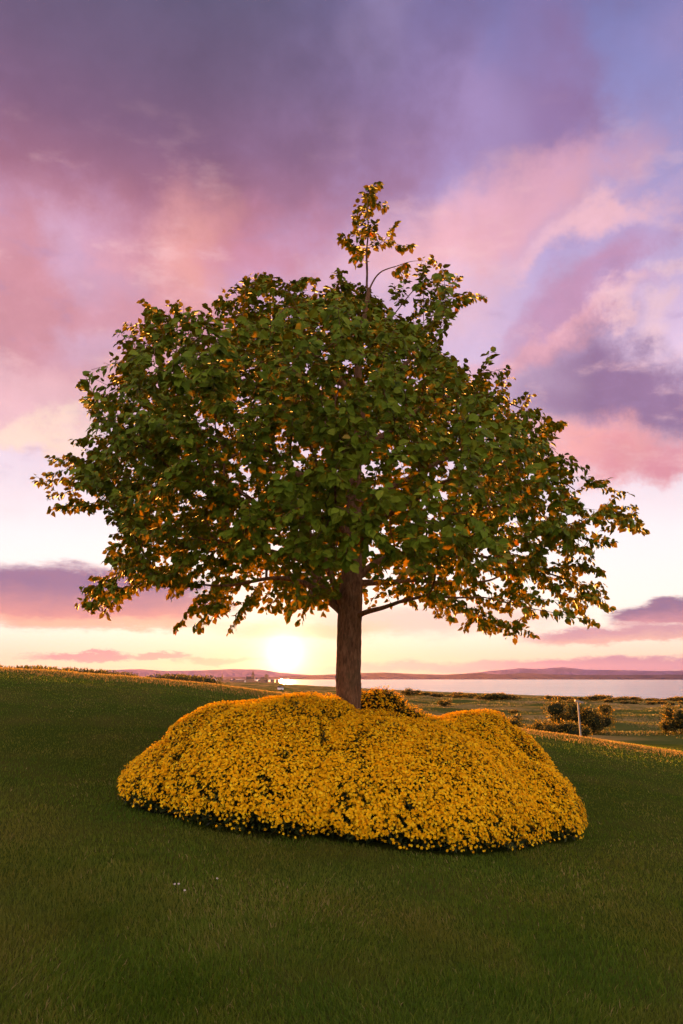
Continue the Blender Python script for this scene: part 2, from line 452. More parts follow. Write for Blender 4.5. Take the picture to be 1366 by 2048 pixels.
# far hills and the far shore: ridges with their own depth
def hill_material(name, dark, light):
    m, N = material(name)
    geo = N.new('ShaderNodeNewGeometry')
    h1, _ = N.noise(geo.outputs['Position'], 0.006, 5, 0.6)
    return finish(m, N, principled(N, N.mix(N.step(h1, 0.4, 0.65), dark, light), 0.95, 0.1))
m_hazed_far = hill_material('hazed_far_hillside', (0.11, 0.10, 0.21, 1), (0.16, 0.13, 0.26, 1))  # mauve of distant haze painted into the colour of the back ranges
m_hazed_near = hill_material('hazed_near_hillside', (0.045, 0.045, 0.085, 1), (0.075, 0.065, 0.11, 1))  # darker, less hazed tint painted in so the nearer ranges stand apart
def ridge(name, label, pts, dist_, thick, base_z, jag, seed, m_hill):
    """pts: surveyed skyline (px, py); a hill range of real depth at that distance"""
    pa = [bearing(px, py) for px, py in pts]
    a = np.arange(pa[0][0], pa[-1][0], 0.10)
    e = np.interp(a, [p[0] for p in pa], [p[1] for p in pa])
    d0 = dist_ * (1 + 0.08 * (fbm(a * 0.3, a * 0 + seed, seed, 2) - 0.5))
    top = CAMZ + np.tan(np.radians(e)) * d0
    top = top + (fbm(a * 2.2, a * 0 + 3.3, seed, 4) - 0.5) * jag + (fbm(a * 14, a * 0 + 8.3, seed + 5, 2) - 0.5) * jag * 0.25
    top = np.maximum(top, base_z + 1.0)
    prof = [(-1.0, 0.0), (-0.72, 0.30), (-0.45, 0.55), (-0.2, 0.86), (0.0, 1.0), (0.3, 0.8), (0.7, 0.35), (1.0, 0.0)]
    V = []
    for t, h in prof:
        d = d0 + t * thick * (1 + 0.25 * np.sin(a * 3 + t * 5))
        hz = base_z + (top - base_z) * h * (1 if h in (0, 1) else 1) + (0 if h in (0.0, 1.0) else 1) * (fbm(a * 3, a * 0 + t * 4, seed + 9, 3) - 0.5) * (top - base_z) * 0.25
        hz = np.minimum(hz, top) if h < 1 else hz
        V.append(np.stack([d * np.sin(np.radians(a)), d * np.cos(np.radians(a)), hz], -1))
    V = np.concatenate(V); n = len(a)
    F = [[r * n + q, r * n + q + 1, (r + 1) * n + q + 1, (r + 1) * n + q] for r in range(len(prof) - 1) for q in range(n - 1)]
    props(obj(name, np_mesh(name, V, F, m_hill, smooth=True)), label, 'hills', kind='structure')
ridge('hills', 'long pink hill range left of the low sun',
      [(-250, 1345), (0, 1345), (150, 1346), (200, 1341), (280, 1338), (330, 1342), (400, 1341), (460, 1338), (520, 1339), (560, 1345), (620, 1350), (690, 1350)], 5900, 500, -14.5, 5, 41, m_hazed_far)
ridge('hills', 'mauve hill range across the water at the right',
      [(900, 1350), (960, 1344), (1020, 1338), (1040, 1336), (1070, 1338), (1125, 1334), (1170, 1339), (1240, 1340), (1310, 1342), (1366, 1341), (1500, 1340), (1700, 1343)], 6300, 450, -14.5, 6, 57, m_hazed_far)
ridge('hills', 'low dark hills just across the water',
      [(560, 1352), (640, 1350), (720, 1346), (770, 1345), (830, 1348), (890, 1349), (960, 1346), (1000, 1349), (1050, 1346), (1100, 1349), (1200, 1350), (1366, 1349), (1600, 1350)], 5600, 300, -14.5, 5, 73, m_hazed_near)
ridge('far_shore', 'dark flat far shore along the water',
      [(-200, 1354), (400, 1354), (650, 1354), (900, 1353), (1366, 1353), (1700, 1353)], 5250, 110, -14.5, 3, 91, m_hazed_near)

# ------------------------------------------------------------------ haze
hz = bpy.data.materials.new('haze_air'); hz.use_nodes = True
hz.node_tree.nodes.clear()
HN = Nodes(hz.node_tree)
pv = HN.new('ShaderNodeVolumePrincipled')
pv.inputs['Color'].default_value = (0.95, 0.72, 1.0, 1)
pv.inputs['Density'].default_value = 4.5e-6
pv.inputs['Anisotropy'].default_value = 0.6
ho = HN.new('ShaderNodeOutputMaterial'); hz.node_tree.links.new(pv.outputs[0], ho.inputs['Volume'])
bx0, bx1, bz0, bz1 = -8000.0, 8000.0, -17.0, 135.0
hv = [(x, y, z) for z in (bz0, bz1) for y in (bx0, bx1) for x in (bx0, bx1)]
hf = [(0, 2, 3, 1), (4, 5, 7, 6), (0, 1, 5, 4), (2, 6, 7, 3), (0, 4, 6, 2), (1, 3, 7, 5)]
props(obj('haze', np_mesh('haze', hv, hf, hz)), 'thin warm evening haze in the air', 'haze', kind='stuff')

# ------------------------------------------------------------------ tree
TX, TY = 0.10, 10.0
tree = empty('broadleaf_tree', (TX, TY, float(terrain(TX, TY))))
props(tree, 'lone broad-crowned leafy tree standing in the yellow flowering shrubs', 'tree')
T0 = np.array(tree.location)

m_bark, N = material('bark')
geo = N.new('ShaderNodeNewGeometry')
bv = N.new('ShaderNodeVectorMath', operation='MULTIPLY'); N.put(bv.inputs[0], geo.outputs['Position']); bv.inputs[1].default_value = (1, 1, 0.28)
b1, _ = N.noise(bv.outputs[0], 26, 6, 0.65, dist=0.6)
b2, _ = N.noise(geo.outputs['Position'], 5, 4, 0.6)
bc = N.ramp(b1, [(0.3, (0.055, 0.028, 0.014, 1)), (0.55, (0.18, 0.098, 0.050, 1)), (0.75, (0.28, 0.17, 0.095, 1))])
bc = N.mix(N.math('MULTIPLY', N.step(b2, 0.5, 0.7), 0.35), bc, (0.05, 0.06, 0.03, 1))
finish(m_bark, N, principled(N, bc, 0.9, 0.2, bump(N, b1, 1.0, 0.03)))

# outline of the crown as surveyed (px), and the sprig at its top
OUT = [(68, 948), (95, 912), (180, 900), (190, 868), (135, 880), (172, 830), (148, 770), (172, 733), (238, 752), (225, 718), (242, 700),
       (236, 648), (282, 640), (296, 600), (362, 602), (410, 622), (430, 592), (490, 558), (530, 538), (562, 560), (620, 552), (660, 560),
       (684, 528), (704, 560), (740, 572), (768, 596), (792, 640), (838, 630), (862, 572), (826, 550), (818, 520), (865, 508), (916, 545),
       (934, 575), (974, 590), (906, 612), (910, 652), (898, 690), (948, 716), (980, 686), (1032, 740), (1030, 788), (1068, 786), (1092, 820),
       (1140, 846), (1108, 900), (1152, 912), (1130, 950), (1182, 944), (1232, 960), (1276, 1000), (1306, 1062), (1240, 1050), (1192, 1064),
       (1222, 1082), (1190, 1112), (1222, 1150), (1214, 1182), (1234, 1222), (1202, 1212), (1190, 1248), (1158, 1204), (1120, 1192),
       (1090, 1232), (1052, 1240), (1074, 1276), (1036, 1284), (1012, 1252), (1000, 1286), (962, 1240), (930, 1268), (870, 1222),
       (832, 1214), (800, 1200), (735, 1205), (700, 1190), (668, 1206), (648, 1226), (612, 1212), (600, 1248), (560, 1236), (512, 1214),
       (480, 1222), (446, 1268), (420, 1250), (370, 1282), (338, 1260), (400, 1214), (378, 1198), (336, 1190), (300, 1168), (252, 1180),
       (192, 1228), (148, 1206), (172, 1158), (240, 1150), (204, 1112), (216, 1070), (202, 1026), (140, 1006), (84, 1018)]
OUT = np.array(OUT, float)
def project(Pn):
    x, y, z = Pn[:, 0], Pn[:, 1], Pn[:, 2] - CAMZ
    c, s = math.cos(rad(PITCH)), math.sin(rad(PITCH))
    f = y * c + z * s; u = z * c - y * s
    return np.stack([683 + F_PX * x / f, 1024 - F_PX * u / f], -1)
def inside(Q, poly):
    x, y = Q[:, 0], Q[:, 1]
    r = np.zeros(len(Q), bool)
    a = poly; b = np.roll(poly, -1, 0)
    for (x0, y0), (x1, y1) in zip(a, b):
        cnd = ((y0 > y) != (y1 > y)) & (x < (x1 - x0) * (y - y0) / (y1 - y0 + 1e-12) + x0)
        r ^= cnd
    return r
# where the foliage is a closed mass; between this and the outline single sprays stand out
MASS = np.array([(120, 955), (200, 900), (240, 850), (290, 800), (355, 748), (425, 695), (495, 640), (565, 602), (650, 580), (720, 585), (790, 650), (840, 650),
                 (880, 700), (940, 750), (1000, 800), (1060, 860), (1090, 920), (1150, 985), (1185, 1040), (1150, 1090), (1180, 1165), (1110, 1175), (1010, 1220),
                 (900, 1200), (780, 1170), (700, 1170), (560, 1190), (470, 1195), (420, 1225), (350, 1180), (260, 1130), (250, 1060), (215, 1000)], float)
# crown body: radius over height, uneven with bearing; the outline trims what would stick out of it
PZ = np.array([2.2, 2.6, 3.2, 4.0, 4.8, 5.6, 6.4, 7.2, 7.8, 8.3])
PR = np.array([3.1, 4.0, 4.5, 4.75, 4.75, 4.5, 4.0, 3.4, 2.4, 0.8])
rng = np.random.default_rng(21)
cand = []
while sum(len(c) for c in cand) < 6200:
    n = 4000
    z = rng.uniform(2.35, 8.25, n)
    th = rng.uniform(0, 2 * np.pi, n)
    Rm = np.interp(z, PZ, PR) * (0.86 + 0.28 * fbm(th * 2.2 + 9, z * 1.1, 31, 2))
    rad_ = np.sqrt(rng.uniform(0.05, 1.0, n))
    keep_in = rng.uniform(0, 1, n) < np.clip((rad_ - 0.15) * 1.5, 0.05, 1)
    yscale = 0.92
    p = np.stack([TX + Rm * rad_ * np.cos(th), TY + Rm * rad_ * np.sin(th) * yscale, z], -1)
    # clumps: leave gaps between sprays, more of them low down
    g = fbm(p[:, 0] * 1.1 + p[:, 1] * 0.6, p[:, 2] * 1.5 + p[:, 1] * 0.8, 67, 3)
    thr = np.interp(z, [2.3, 3.4, 4.0, 5.2, 8.0], [0.53, 0.46, 0.38, 0.33, 0.28])
    ok = keep_in & (g > thr + 0.10 * np.clip((rad_ - 0.7) / 0.3, 0, 1))
    # sprays stand apart along the rim of the crown
    q = project(p)
    g2 = fbm(p[:, 0] * 2.3 + p[:, 1] * 1.1 + 7, p[:, 2] * 2.6 - p[:, 1] * 1.3, 131, 2)
    ok &= (inside(q, MASS) & (g2 > 0.22)) | (g2 > np.where(z > 5.4, 0.64, 0.59))
    # the underside is hollow: near the trunk the sprays start higher
    r_ax = np.hypot(p[:, 0] - TX, p[:, 1] - TY)
    ok &= z > np.interp(r_ax, [0, 0.8, 2.0, 3.5, 5], [3.8, 3.4, 2.9, 2.5, 2.5])
    q = project(p)
    ok &= inside(q, OUT) & inside(q + np.array([9, 0]), OUT) & inside(q - np.array([9, 0]), OUT) & inside(q + np.array([0, 8]), OUT)
    cand.append(p[ok])
tips = np.concatenate(cand)[:6200]
# sprays right along the outline, so the edge is as jagged as the real one
edge = []
for (x0, y0), (x1, y1) in zip(OUT, np.roll(OUT, -1, 0)):
    L = math.hypot(x1 - x0, y1 - y0)
    for t in np.arange(0.0, 1.0, 30.0 / max(L, 30)):
        if rng.uniform() < 0.12: continue
        if 880 < x0 + (x1 - x0) * t < 1005 and 540 < y0 + (y1 - y0) * t < 712: continue
        t_ = t + rng.uniform(-6, 6) / max(L, 30)
        ex, ey = x0 + (x1 - x0) * t_, y0 + (y1 - y0) * t_
        cx, cy = 690.0 + rng.normal(0, 60), 960.0 + rng.normal(0, 60)
        dl = math.hypot(cx - ex, cy - ey)
        yy = TY + rng.normal(0, 0.7); reach = rng.uniform(4, 18)
        for step_ in (0, 20, 40, 62):
            k_ = (reach + step_) / dl
            edge.append(at(ex + (cx - ex) * k_ + rng.normal(0, 4), ey + (cy - ey) * k_ + rng.normal(0, 4), yy + rng.normal(0, 0.08)))
# the spray that reaches out to the right near the top
for px, py in ((972, 592), (955, 593), (938, 587), (921, 590), (905, 600), (916, 550), (900, 549), (880, 522), (862, 514), (846, 518), (832, 524), (870, 560), (890, 575),
               (880, 610), (868, 640), (892, 640), (860, 590), (915, 572), (945, 578)):
    edge.append(at(px, py, TY + rng.normal(0, 0.12)))
edge = np.array(edge)
edge = edge[edge[:, 2] > 2.2]
tips = np.concatenate([tips, edge])

# guide limbs (3-D polylines from the trunk)
def tr(px, py, Y): return np.array(at(px, py, Y))
leader = [np.array([TX, TY, float(terrain(TX, TY)) - 0.1]), tr(697, 1415, 10), tr(697, 1330, 10), tr(699, 1240, 10.0), tr(703, 1170, 10.0), tr(705, 1090, 10.0),
          tr(708, 1010, 10.05), tr(712, 920, 10.1), tr(722, 820, 10.1), tr(716, 730, 10.0), tr(726, 650, 10.0), tr(738, 580, 10.0)]
limbs = [
    (3, [tr(672, 1180, 9.9), tr(648, 1120, 9.7), tr(628, 1075, 9.5), tr(590, 1040, 9.2), tr(520, 1010, 8.9), tr(430, 990, 8.6)]),
    (3, [tr(660, 1190, 10.1), tr(640, 1150, 10.3), tr(600, 1120, 10.6), tr(540, 1100, 10.9), tr(440, 1085, 11.2), tr(330, 1080, 11.3)]),
    (3, [tr(655, 1200, 10.0), tr(620, 1165, 10.0), tr(570, 1155, 10.0), tr(500, 1165, 10.0), tr(430, 1180, 10.0), tr(340, 1170, 10)]),
    (3, [tr(735, 1222, 9.8), tr(760, 1220, 9.6), tr(800, 1200, 9.4), tr(860, 1190, 9.2), tr(940, 1190, 9.0), tr(1010, 1215, 9.0)]),
    (4, [tr(728, 1145, 10.0), tr(755, 1118, 10.0), tr(810, 1110, 10.1), tr(880, 1100, 10.2), tr(980, 1110, 10.3), tr(1090, 1140, 10.3), tr(1170, 1170, 10.2)]),
    (4, [tr(735, 1165, 10.2), tr(790, 1160, 10.8), tr(870, 1165, 11.4), tr(980, 1165, 12.0), tr(1080, 1160, 12.6)]),
    (5, [tr(740, 1060, 9.6), tr(770, 1030, 9.2), tr(830, 1000, 8.6), tr(900, 960, 8.0), tr(960, 940, 7.6)]),
    (5, [tr(670, 1040, 9.6), tr(640, 1000, 9.0), tr(600, 960, 8.3), tr(560, 920, 7.6), tr(510, 880, 7.0)]),
    (6, [tr(760, 985, 10.2), tr(820, 960, 10.4), tr(880, 920, 10.4), tr(940, 890, 10.4), tr(1040, 900, 10.3), tr(1150, 980, 10.2)]),
    (6, [tr(660, 975, 10.3), tr(600, 940, 10.5), tr(520, 930, 10.5), tr(420, 940, 10.3), tr(300, 950, 10.1), tr(190, 960, 10)]),
    (7, [tr(670, 880, 10.5), tr(620, 830, 10.8), tr(540, 790, 10.8), tr(430, 770, 10.5), tr(330, 760, 10.2), tr(240, 780, 10)]),
    (7, [tr(760, 880, 10.4), tr(820, 830, 10.6), tr(890, 790, 10.5), tr(970, 790, 10.2), tr(1050, 820, 10)]),
    (7, [tr(715, 880, 9.4), tr(712, 850, 8.6), tr(700, 820, 7.8), tr(690, 800, 7.0)]),
    (7, [tr(715, 890, 10.8), tr(712, 870, 11.6), tr(700, 850, 12.4), tr(690, 850, 13.2)]),
    (8, [tr(680, 760, 9.8), tr(620, 700, 9.6), tr(560, 660, 9.6), tr(480, 640, 9.7), tr(380, 650, 9.8), tr(300, 660, 10)]),
    (8, [tr(780, 760, 10.0), tr(830, 700, 10.0), tr(880, 680, 10.0)]),
    (9, [tr(770, 650, 10), tr(800, 610, 10.0), tr(838, 560, 10.0), tr(870, 560, 10.0), tr(905, 580, 10.0)]),
    (9, [tr(690, 680, 9.8), tr(660, 630, 9.8), tr(620, 600, 9.8), tr(560, 590, 9.9)]),
    (11, [tr(735, 545, 10), tr(731, 515, 10), tr(735, 480, 10), tr(738, 440, 10), tr(736, 400, 10), tr(742, 372, 10)]),
    (11, [tr(752, 548, 10), tr(775, 535, 10.05), tr(800, 530, 10.05), tr(822, 520, 10.0), tr(850, 522, 10.0)]),
]
nodes, parent, path = [], [], []
def add(p, par):
    nodes.append(np.asarray(p, float)); parent.append(par)
    path.append(0.0 if par < 0 else path[par] + float(np.linalg.norm(nodes[-1] - nodes[par])))
    return len(nodes) - 1
lead_id = []
prev = -1
for p in leader:
    prev = add(p, prev); lead_id.append(prev)
N_LEAD = len(nodes)
limb_id = []
limb_of = {i: -1 for i in lead_id}
for li, (k0, pts) in enumerate(limbs):
    prev = lead_id[k0]; ids = []
    for p in pts:
        # halve each step with a little wander
        q = (nodes[prev] + p) / 2 + rng.normal(0, 0.07, 3) * min(1.0, float(np.linalg.norm(p - nodes[prev])))
        prev = add(q, prev); limb_of[prev] = li; ids.append(prev)
        prev = add(p, prev); limb_of[prev] = li; ids.append(prev)
    limb_id.append(ids)
# sprig leaves at the very top
sprig = [(742, 372), (758, 372), (735, 392), (722, 412), (752, 408), (766, 414), (708, 428), (735, 428), (716, 444), (752, 446), (790, 448), (684, 470), (702, 464),
         (726, 468), (748, 470), (768, 478), (704, 488), (732, 492), (750, 492), (806, 492), (820, 492), (720, 506), (704, 516), (742, 452), (690, 486), (732, 416), (746, 392)]
sprig_pts = np.array([at(px, py, 10 + random.uniform(-.3, .3)) for px, py in [(a + random.uniform(-9, 9) * k, b + random.uniform(-7, 7) * k) for a, b in sprig for k in (0, 1)]])
# greedy growth: each spray joins the branch system where twig plus way home is shortest
def grow(new_pts, bf, allowed=None):
    new_pts = np.asarray(new_pts)
    rem = np.ones(len(new_pts), bool)
    base = np.array(nodes); pth = np.array(path)
    ids = np.arange(len(nodes))
    use = np.ones(len(nodes), bool)
    use[:3] = False
    if allowed is not None:
        use[:] = False; use[allowed] = True
    best = np.full(len(new_pts), 1e9); bpar = np.zeros(len(new_pts), int)
    for a in ids[use]:
        d = np.linalg.norm(new_pts - base[a], axis=1)
        extra = 0.35 if a < N_LEAD else 0.0
        c = d * (1 + 0.15 * d) + bf * pth[a] + extra
        m = c < best
        best[m] = c[m]; bpar[m] = a
    out = []
    while rem.any():
        k_ = np.argmin(np.where(rem, best, 1e9))
        rem[k_] = False
        nid = add(new_pts[k_], int(bpar[k_])); out.append(nid)
        limb_of[nid] = limb_of[int(bpar[k_])]
        d = np.linalg.norm(new_pts - new_pts[k_], axis=1)
        c = d * (1 + 0.15 * d) + bf * path[nid]
        m = rem & (c < best)
        best[m] = c[m]; bpar[m] = nid
    return out
n_core = len(nodes)
tip_ids = grow(tips, 0.28)
tip_ids += grow(sprig_pts, 0.25, limb_id[-2])
nodes_a = np.array(nodes); par = np.array(parent)
nn = len(nodes_a)
kids = [[] for _ in range(nn)]
for i_, p_ in enumerate(par):
    if p_ >= 0: kids[p_].append(i_)
order = sorted(range(nn), key=lambda q: -path[q])
load = np.zeros(nn)
for q in order:
    load[q] = max(load[q], 1.0) if kids[q] else 1.0
    if par[q] >= 0: load[par[q]] += load[q]
radius = 0.0030 * load ** 0.46
radius[np.array([not k_ for k_ in kids])] = 0.0026
for q in lead_id:      # the bole as measured
    zt = nodes_a[q, 2]
    radius[q] = np.interp(zt, [0, 0.8, 1.5, 2.5, 3.0, 4.0, 5.5, 7.9], [0.25, 0.185, 0.172, 0.178, 0.16, 0.115, 0.07, 0.03])
for li, ids in enumerate(limb_id):
    r0 = max(radius[ids[0]], 0.055 if li not in (16, 18, 19) else 0.014)
    for s_, q in enumerate(ids):
        lo = r0 * (1 - 0.86 * s_ / (len(ids) - 1)) if li not in (3,) else 0.04 * (1 - 0.85 * s_ / (len(ids) - 1))
        radius[q] = lo
# relax the thin stuff a little: sag and smoothing
sm_pos = nodes_a.copy()
for it in range(2):
    new = sm_pos.copy()
    for q in range(N_LEAD, nn):
        if kids[q]:
            big = max(kids[q], key=lambda c: load[c])
            new[q] = 0.5 * sm_pos[q] + 0.25 * (sm_pos[par[q]] + sm_pos[big])
    sm_pos = new
nodes_a = sm_pos
def chain_from(q):
    ch = [q]
    while kids[ch[-1]]:
        ch.append(max(kids[ch[-1]], key=lambda c: (limb_of[c] == limb_of[q] and c < n_core, load[c])))
    return ch
def catmull(pts, rs, sub):
    pts = np.asarray(pts); P_, R_ = [], []
    n_ = len(pts)
    for a in range(n_ - 1):
        p0 = pts[max(a - 1, 0)]; p1 = pts[a]; p2 = pts[a + 1]; p3 = pts[min(a + 2, n_ - 1)]
        for s_ in range(sub):
            t = s_ / sub
            P_.append(0.5 * ((2 * p1) + (-p0 + p2) * t + (2 * p0 - 5 * p1 + 4 * p2 - p3) * t * t + (-p0 + 3 * p1 - 3 * p2 + p3) * t ** 3))
            R_.append(rs[a] * (1 - t) + rs[a + 1] * t)
    P_.append(pts[-1]); R_.append(rs[-1])
    return np.array(P_), np.array(R_)
def tube(P_, R_, sides, wob=0.0, seed=0):
    n_ = len(P_)
    T = np.gradient(P_, axis=0); T = unit(T)
    up = np.array([0.31, 0.2, 0.93]) if abs(T[0, 2]) < 0.9 else np.array([1.0, 0, 0])
    X = unit(np.cross(T, up)); Y = np.cross(T, X)
    a = np.linspace(0, 2 * np.pi, sides, endpoint=False)
    rr_ = R_[:, None] * np.ones(sides)[None]
    if wob:
        s_ = np.arange(n_)[:, None] * 0.35
        rr_ = rr_ * (1 + wob * (fbm(np.cos(a)[None] * 2.4 + 5 + 0 * s_, np.sin(a)[None] * 2.4 + s_ * 0.6, seed, 3) - 0.5) * 2
                     + wob * 0.7 * (vnoise(a[None] * 6 + 0 * s_, s_ * 3 + 0 * a[None], seed + 3) - 0.5))
    V = P_[:, None] + rr_[..., None] * (np.cos(a)[None, :, None] * X[:, None] + np.sin(a)[None, :, None] * Y[:, None])
    q, w = np.meshgrid(np.arange(n_ - 1), np.arange(sides), indexing='ij')
    w2_ = (w + 1) % sides
    F = np.stack([q * sides + w, q * sides + w2_, (q + 1) * sides + w2_, (q + 1) * sides + w], -1).reshape(-1, 4)
    return V.reshape(-1, 3), F
class Bag:
    def __init__(self): self.v, self.f, self.n = [], [], 0
    def add(self, V, F):
        self.v.append(V); self.f.append(F + self.n); self.n += len(V)
    def mesh(self, name, mat, off, smooth=True):
        return np_mesh(name, np.concatenate(self.v) - off, np.concatenate(self.f), mat, smooth=smooth)
bags = {}
stack = []
P_, R_ = catmull([nodes_a[q] for q in lead_id], [radius[q] for q in lead_id], 14)
V, F = tube(P_, R_, 40, 0.07, 5)
tb = Bag(); tb.add(V, F)
for li_ in lead_id:
    for c in kids[li_]:
        if c not in lead_id: stack.append(c)
while stack:
    q = stack.pop()
    ch = chain_from(q)
    for c in ch:
        for d in kids[c]:
            if d not in ch: stack.append(d)
    pts = [nodes_a[par[q]]] + [nodes_a[c] for c in ch]
    rs = [min(radius[par[q]], radius[ch[0]] * 1.25)] + [radius[c] for c in ch]
    thick_ = rs[0]
    P_, R_ = catmull(pts, rs, 4 if thick_ > 0.012 else 3)
    key = limb_of[q]
    b_ = bags.setdefault(key, Bag())
    V, F = tube(P_, R_, 12 if thick_ > 0.04 else (6 if thick_ > 0.012 else 3), 0.06 if thick_ > 0.03 else 0, 7 + q)
    b_.add(V, F)
trunk = obj('trunk', tb.mesh('trunk', m_bark, T0), tree)
for key, b_ in bags.items():
    obj('twigs' if key == -1 else 'branch', b_.mesh('branch', m_bark, T0), tree)

# leaves
leaf_stops = [(0.0, (0.058, 0.120, 0.005, 1)), (0.45, (0.112, 0.186, 0.008, 1)), (0.8, (0.175, 0.255, 0.018, 1)), (0.93, (0.19, 0.22, 0.03, 1)), (1.0, (0.24, 0.15, 0.02, 1))]
m_leaf = thin_leaf('tree_leaf', leaf_stops, (2.1, 0.62, 0.16, 1), 0.20, 0.62, 0.12)
LV = np.array([(0, 0, 0), (0.22, 0.34, 0.06), (0.62, 0.36, 0.05), (1.04, 0.0, -0.15), (0.62, -0.36, 0.05), (0.22, -0.34, 0.06),
               (0.50, 0, -0.03), (-0.34, 0.012, 0.04), (-0.34, -0.012, 0.04)], float)
LF = np.array([(0, 6, 1), (1, 6, 2), (2, 6, 3), (0, 5, 6), (5, 4, 6), (4, 3, 6), (0, 7, 8)])
lp, ld, ln, ls, lt = [], [], [], [], []
axis_c = np.array([TX, TY, 4.2])
for q in tip_ids:
    a = nodes_a[par[q]]; b = nodes_a[q]
    seg = b - a; L = np.linalg.norm(seg)
    if L < 1e-4: continue
    d = seg / L
    out = b - axis_c; out = out / (np.linalg.norm(out) + 1e-6)
    if kids[q] and L < 0.05: continue
    n_l = int(np.clip(L / 0.026, 6, 13)) + (4 if not kids[q] else 2)
    run = min(L, 0.46)
    for s_ in range(n_l):
        t = (s_ + rng.uniform(0, 0.8)) / n_l
        pos = b - d * run * (1 - t) * 0.95 + rng.normal(0, 0.012, 3)
        side = np.cross(d, np.array([0, 0, 1.0])); side /= (np.linalg.norm(side) + 1e-6)
        sgn = 1 if s_ % 2 else -1
        ldir = d * rng.uniform(0.2, 0.8) + side * sgn * rng.uniform(0.4, 1.0) + np.array([0, 0, -1.0]) * rng.uniform(0.15, 0.95) + rng.normal(0, 0.25, 3)
        nrm = np.array([0, 0, 1.0]) * rng.uniform(0.15, 0.85) + out * rng.uniform(0.4, 1.2) + rng.normal(0, 0.38, 3)
        lp.append(pos); ld.append(ldir); ln.append(nrm); ls.append(rng.uniform(0.066, 0.118)); lt.append(rng.beta(2.2, 2.6) * 0.92 if rng.uniform() > 0.008 else rng.uniform(0.9, 1))
lp, ld, ln = np.array(lp), unit(np.array(ld)), np.array(ln)
ls, lt = np.array(ls), np.array(lt)
Zl = unit(ln - (ln * ld).sum(1, keepdims=True) * ld)
Yl = np.cross(Zl, ld)
lp = lp + ld * (0.30 * ls)[:, None]
print('leaves', len(lp), 'nodes', nn)
# the leaves that show largest are pieces of their own
cd = np.linalg.norm(lp - np.array([0, 0, CAMZ]), axis=1)
score = ls / cd * np.abs((Zl * unit(lp - np.array([0, 0, CAMZ]))).sum(1))
front = np.argsort(-score)[:300]
rest = np.ones(len(lp), bool); rest[front] = False
V, F = scatter(LV, LF, (lp - T0)[rest], ld[rest], Yl[rest], Zl[rest], ls[rest])
crown = obj('crown', np_mesh('crown', V, F, m_leaf, {'tint': np.repeat(lt[rest], len(LV))}), tree)
props(crown, 'dense green leaves of the crown, glowing orange where the sun shines through', kind='stuff')
leaf_me = [np_mesh('leaf', LV, LF, m_leaf, {'tint': np.full(len(LV), t)}) for t in (0.25, 0.4, 0.5, 0.62, 0.75)]
def place(name, me, parent, p, X, Y, Z, s):
    o = bpy.data.objects.new(name, me); COL.objects.link(o); o.parent = parent
    M = Matrix(((X[0] * s, Y[0] * s, Z[0] * s, p[0]), (X[1] * s, Y[1] * s, Z[1] * s, p[1]), (X[2] * s, Y[2] * s, Z[2] * s, p[2]), (0, 0, 0, 1)))
    o.matrix_basis = M
    return o
for q in front:
    place('leaf', leaf_me[int(rng.integers(0, 5))], tree, lp[q] - T0, ld[q], Yl[q], Zl[q], float(ls[q]))

# ------------------------------------------------------------------ yellow flowering shrubs under the tree
petal_stops = [(0.0, (0.80, 0.36, 0.004, 1)), (0.5, (0.97, 0.565, 0.006, 1)), (1.0, (0.98, 0.78, 0.03, 1))]
m_petal = thin_leaf('yellow_petal', petal_stops, (1.0, 0.85, 0.5, 1), 0.18, 0.8, 0.05)
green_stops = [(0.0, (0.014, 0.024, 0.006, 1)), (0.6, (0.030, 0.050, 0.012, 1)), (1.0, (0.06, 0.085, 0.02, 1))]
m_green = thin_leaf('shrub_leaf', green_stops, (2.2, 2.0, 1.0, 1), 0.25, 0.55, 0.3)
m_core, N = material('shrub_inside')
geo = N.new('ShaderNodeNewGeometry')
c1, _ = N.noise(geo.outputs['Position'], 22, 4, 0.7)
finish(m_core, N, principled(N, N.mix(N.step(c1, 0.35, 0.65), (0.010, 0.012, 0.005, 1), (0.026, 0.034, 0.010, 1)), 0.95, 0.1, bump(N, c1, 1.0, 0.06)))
# five-petalled flower
fv, ff = [(0, 0, 0.06)], []
for p_ in range(5):
    a = p_ * 2 * math.pi / 5
    for (r_, da, z_) in ((0.66, -0.50, 0.16), (1.10, 0.0, 0.24), (0.66, 0.50, 0.16)):
        fv.append((r_ * math.cos(a + da), r_ * math.sin(a + da), z_))
    b_ = 1 + p_ * 3
    ff += [(0, b_, b_ + 1), (0, b_ + 1, b_ + 2)]
FV, FF = np.array(fv, float), np.array(ff)
GV = np.array([(0, -0.10, 0), (0, 0.10, 0), (0.5, 0.16, 0.06), (0.5, -0.16, 0.06), (1.0, 0, -0.04)], float)
GF = np.array([(0, 2, 1), (0, 3, 2), (3, 4, 2)])
LOBES = {
    'front': [(-0.80, 9.35, 0.24, 1.62, 2.15, 1.13), (-1.72, 8.80, 0.22, 0.93, 1.15, 0.66), (0.75, 8.85, 0.08, 1.55, 1.72, 0.98), (0.15, 9.05, 0.14, 1.5, 1.78, 0.99)],
    'right': [(1.68, 10.05, 0.02, 1.24, 1.65, 1.10), (2.05, 9.15, -0.05, 0.88, 1.05, 0.70), (1.5, 8.6, -0.1, 0.9, 0.95, 0.68)],
    'back': [(0.40, 11.05, 0.35, 0.95, 0.62, 1.08), (1.0, 10.75, 0.2, 0.7, 0.6, 0.98), (-0.2, 11.2, 0.3, 0.5, 0.5, 1.02)],
}
ALL = [l for v in LOBES.values() for l in v]
def lobe_noise(d, seed):
    return (fbm(d[:, 0] * 3.1 + d[:, 2] * 2.0 + seed, d[:, 1] * 3.1 - d[:, 2] * 1.7, 71 + seed, 3) - 0.5)
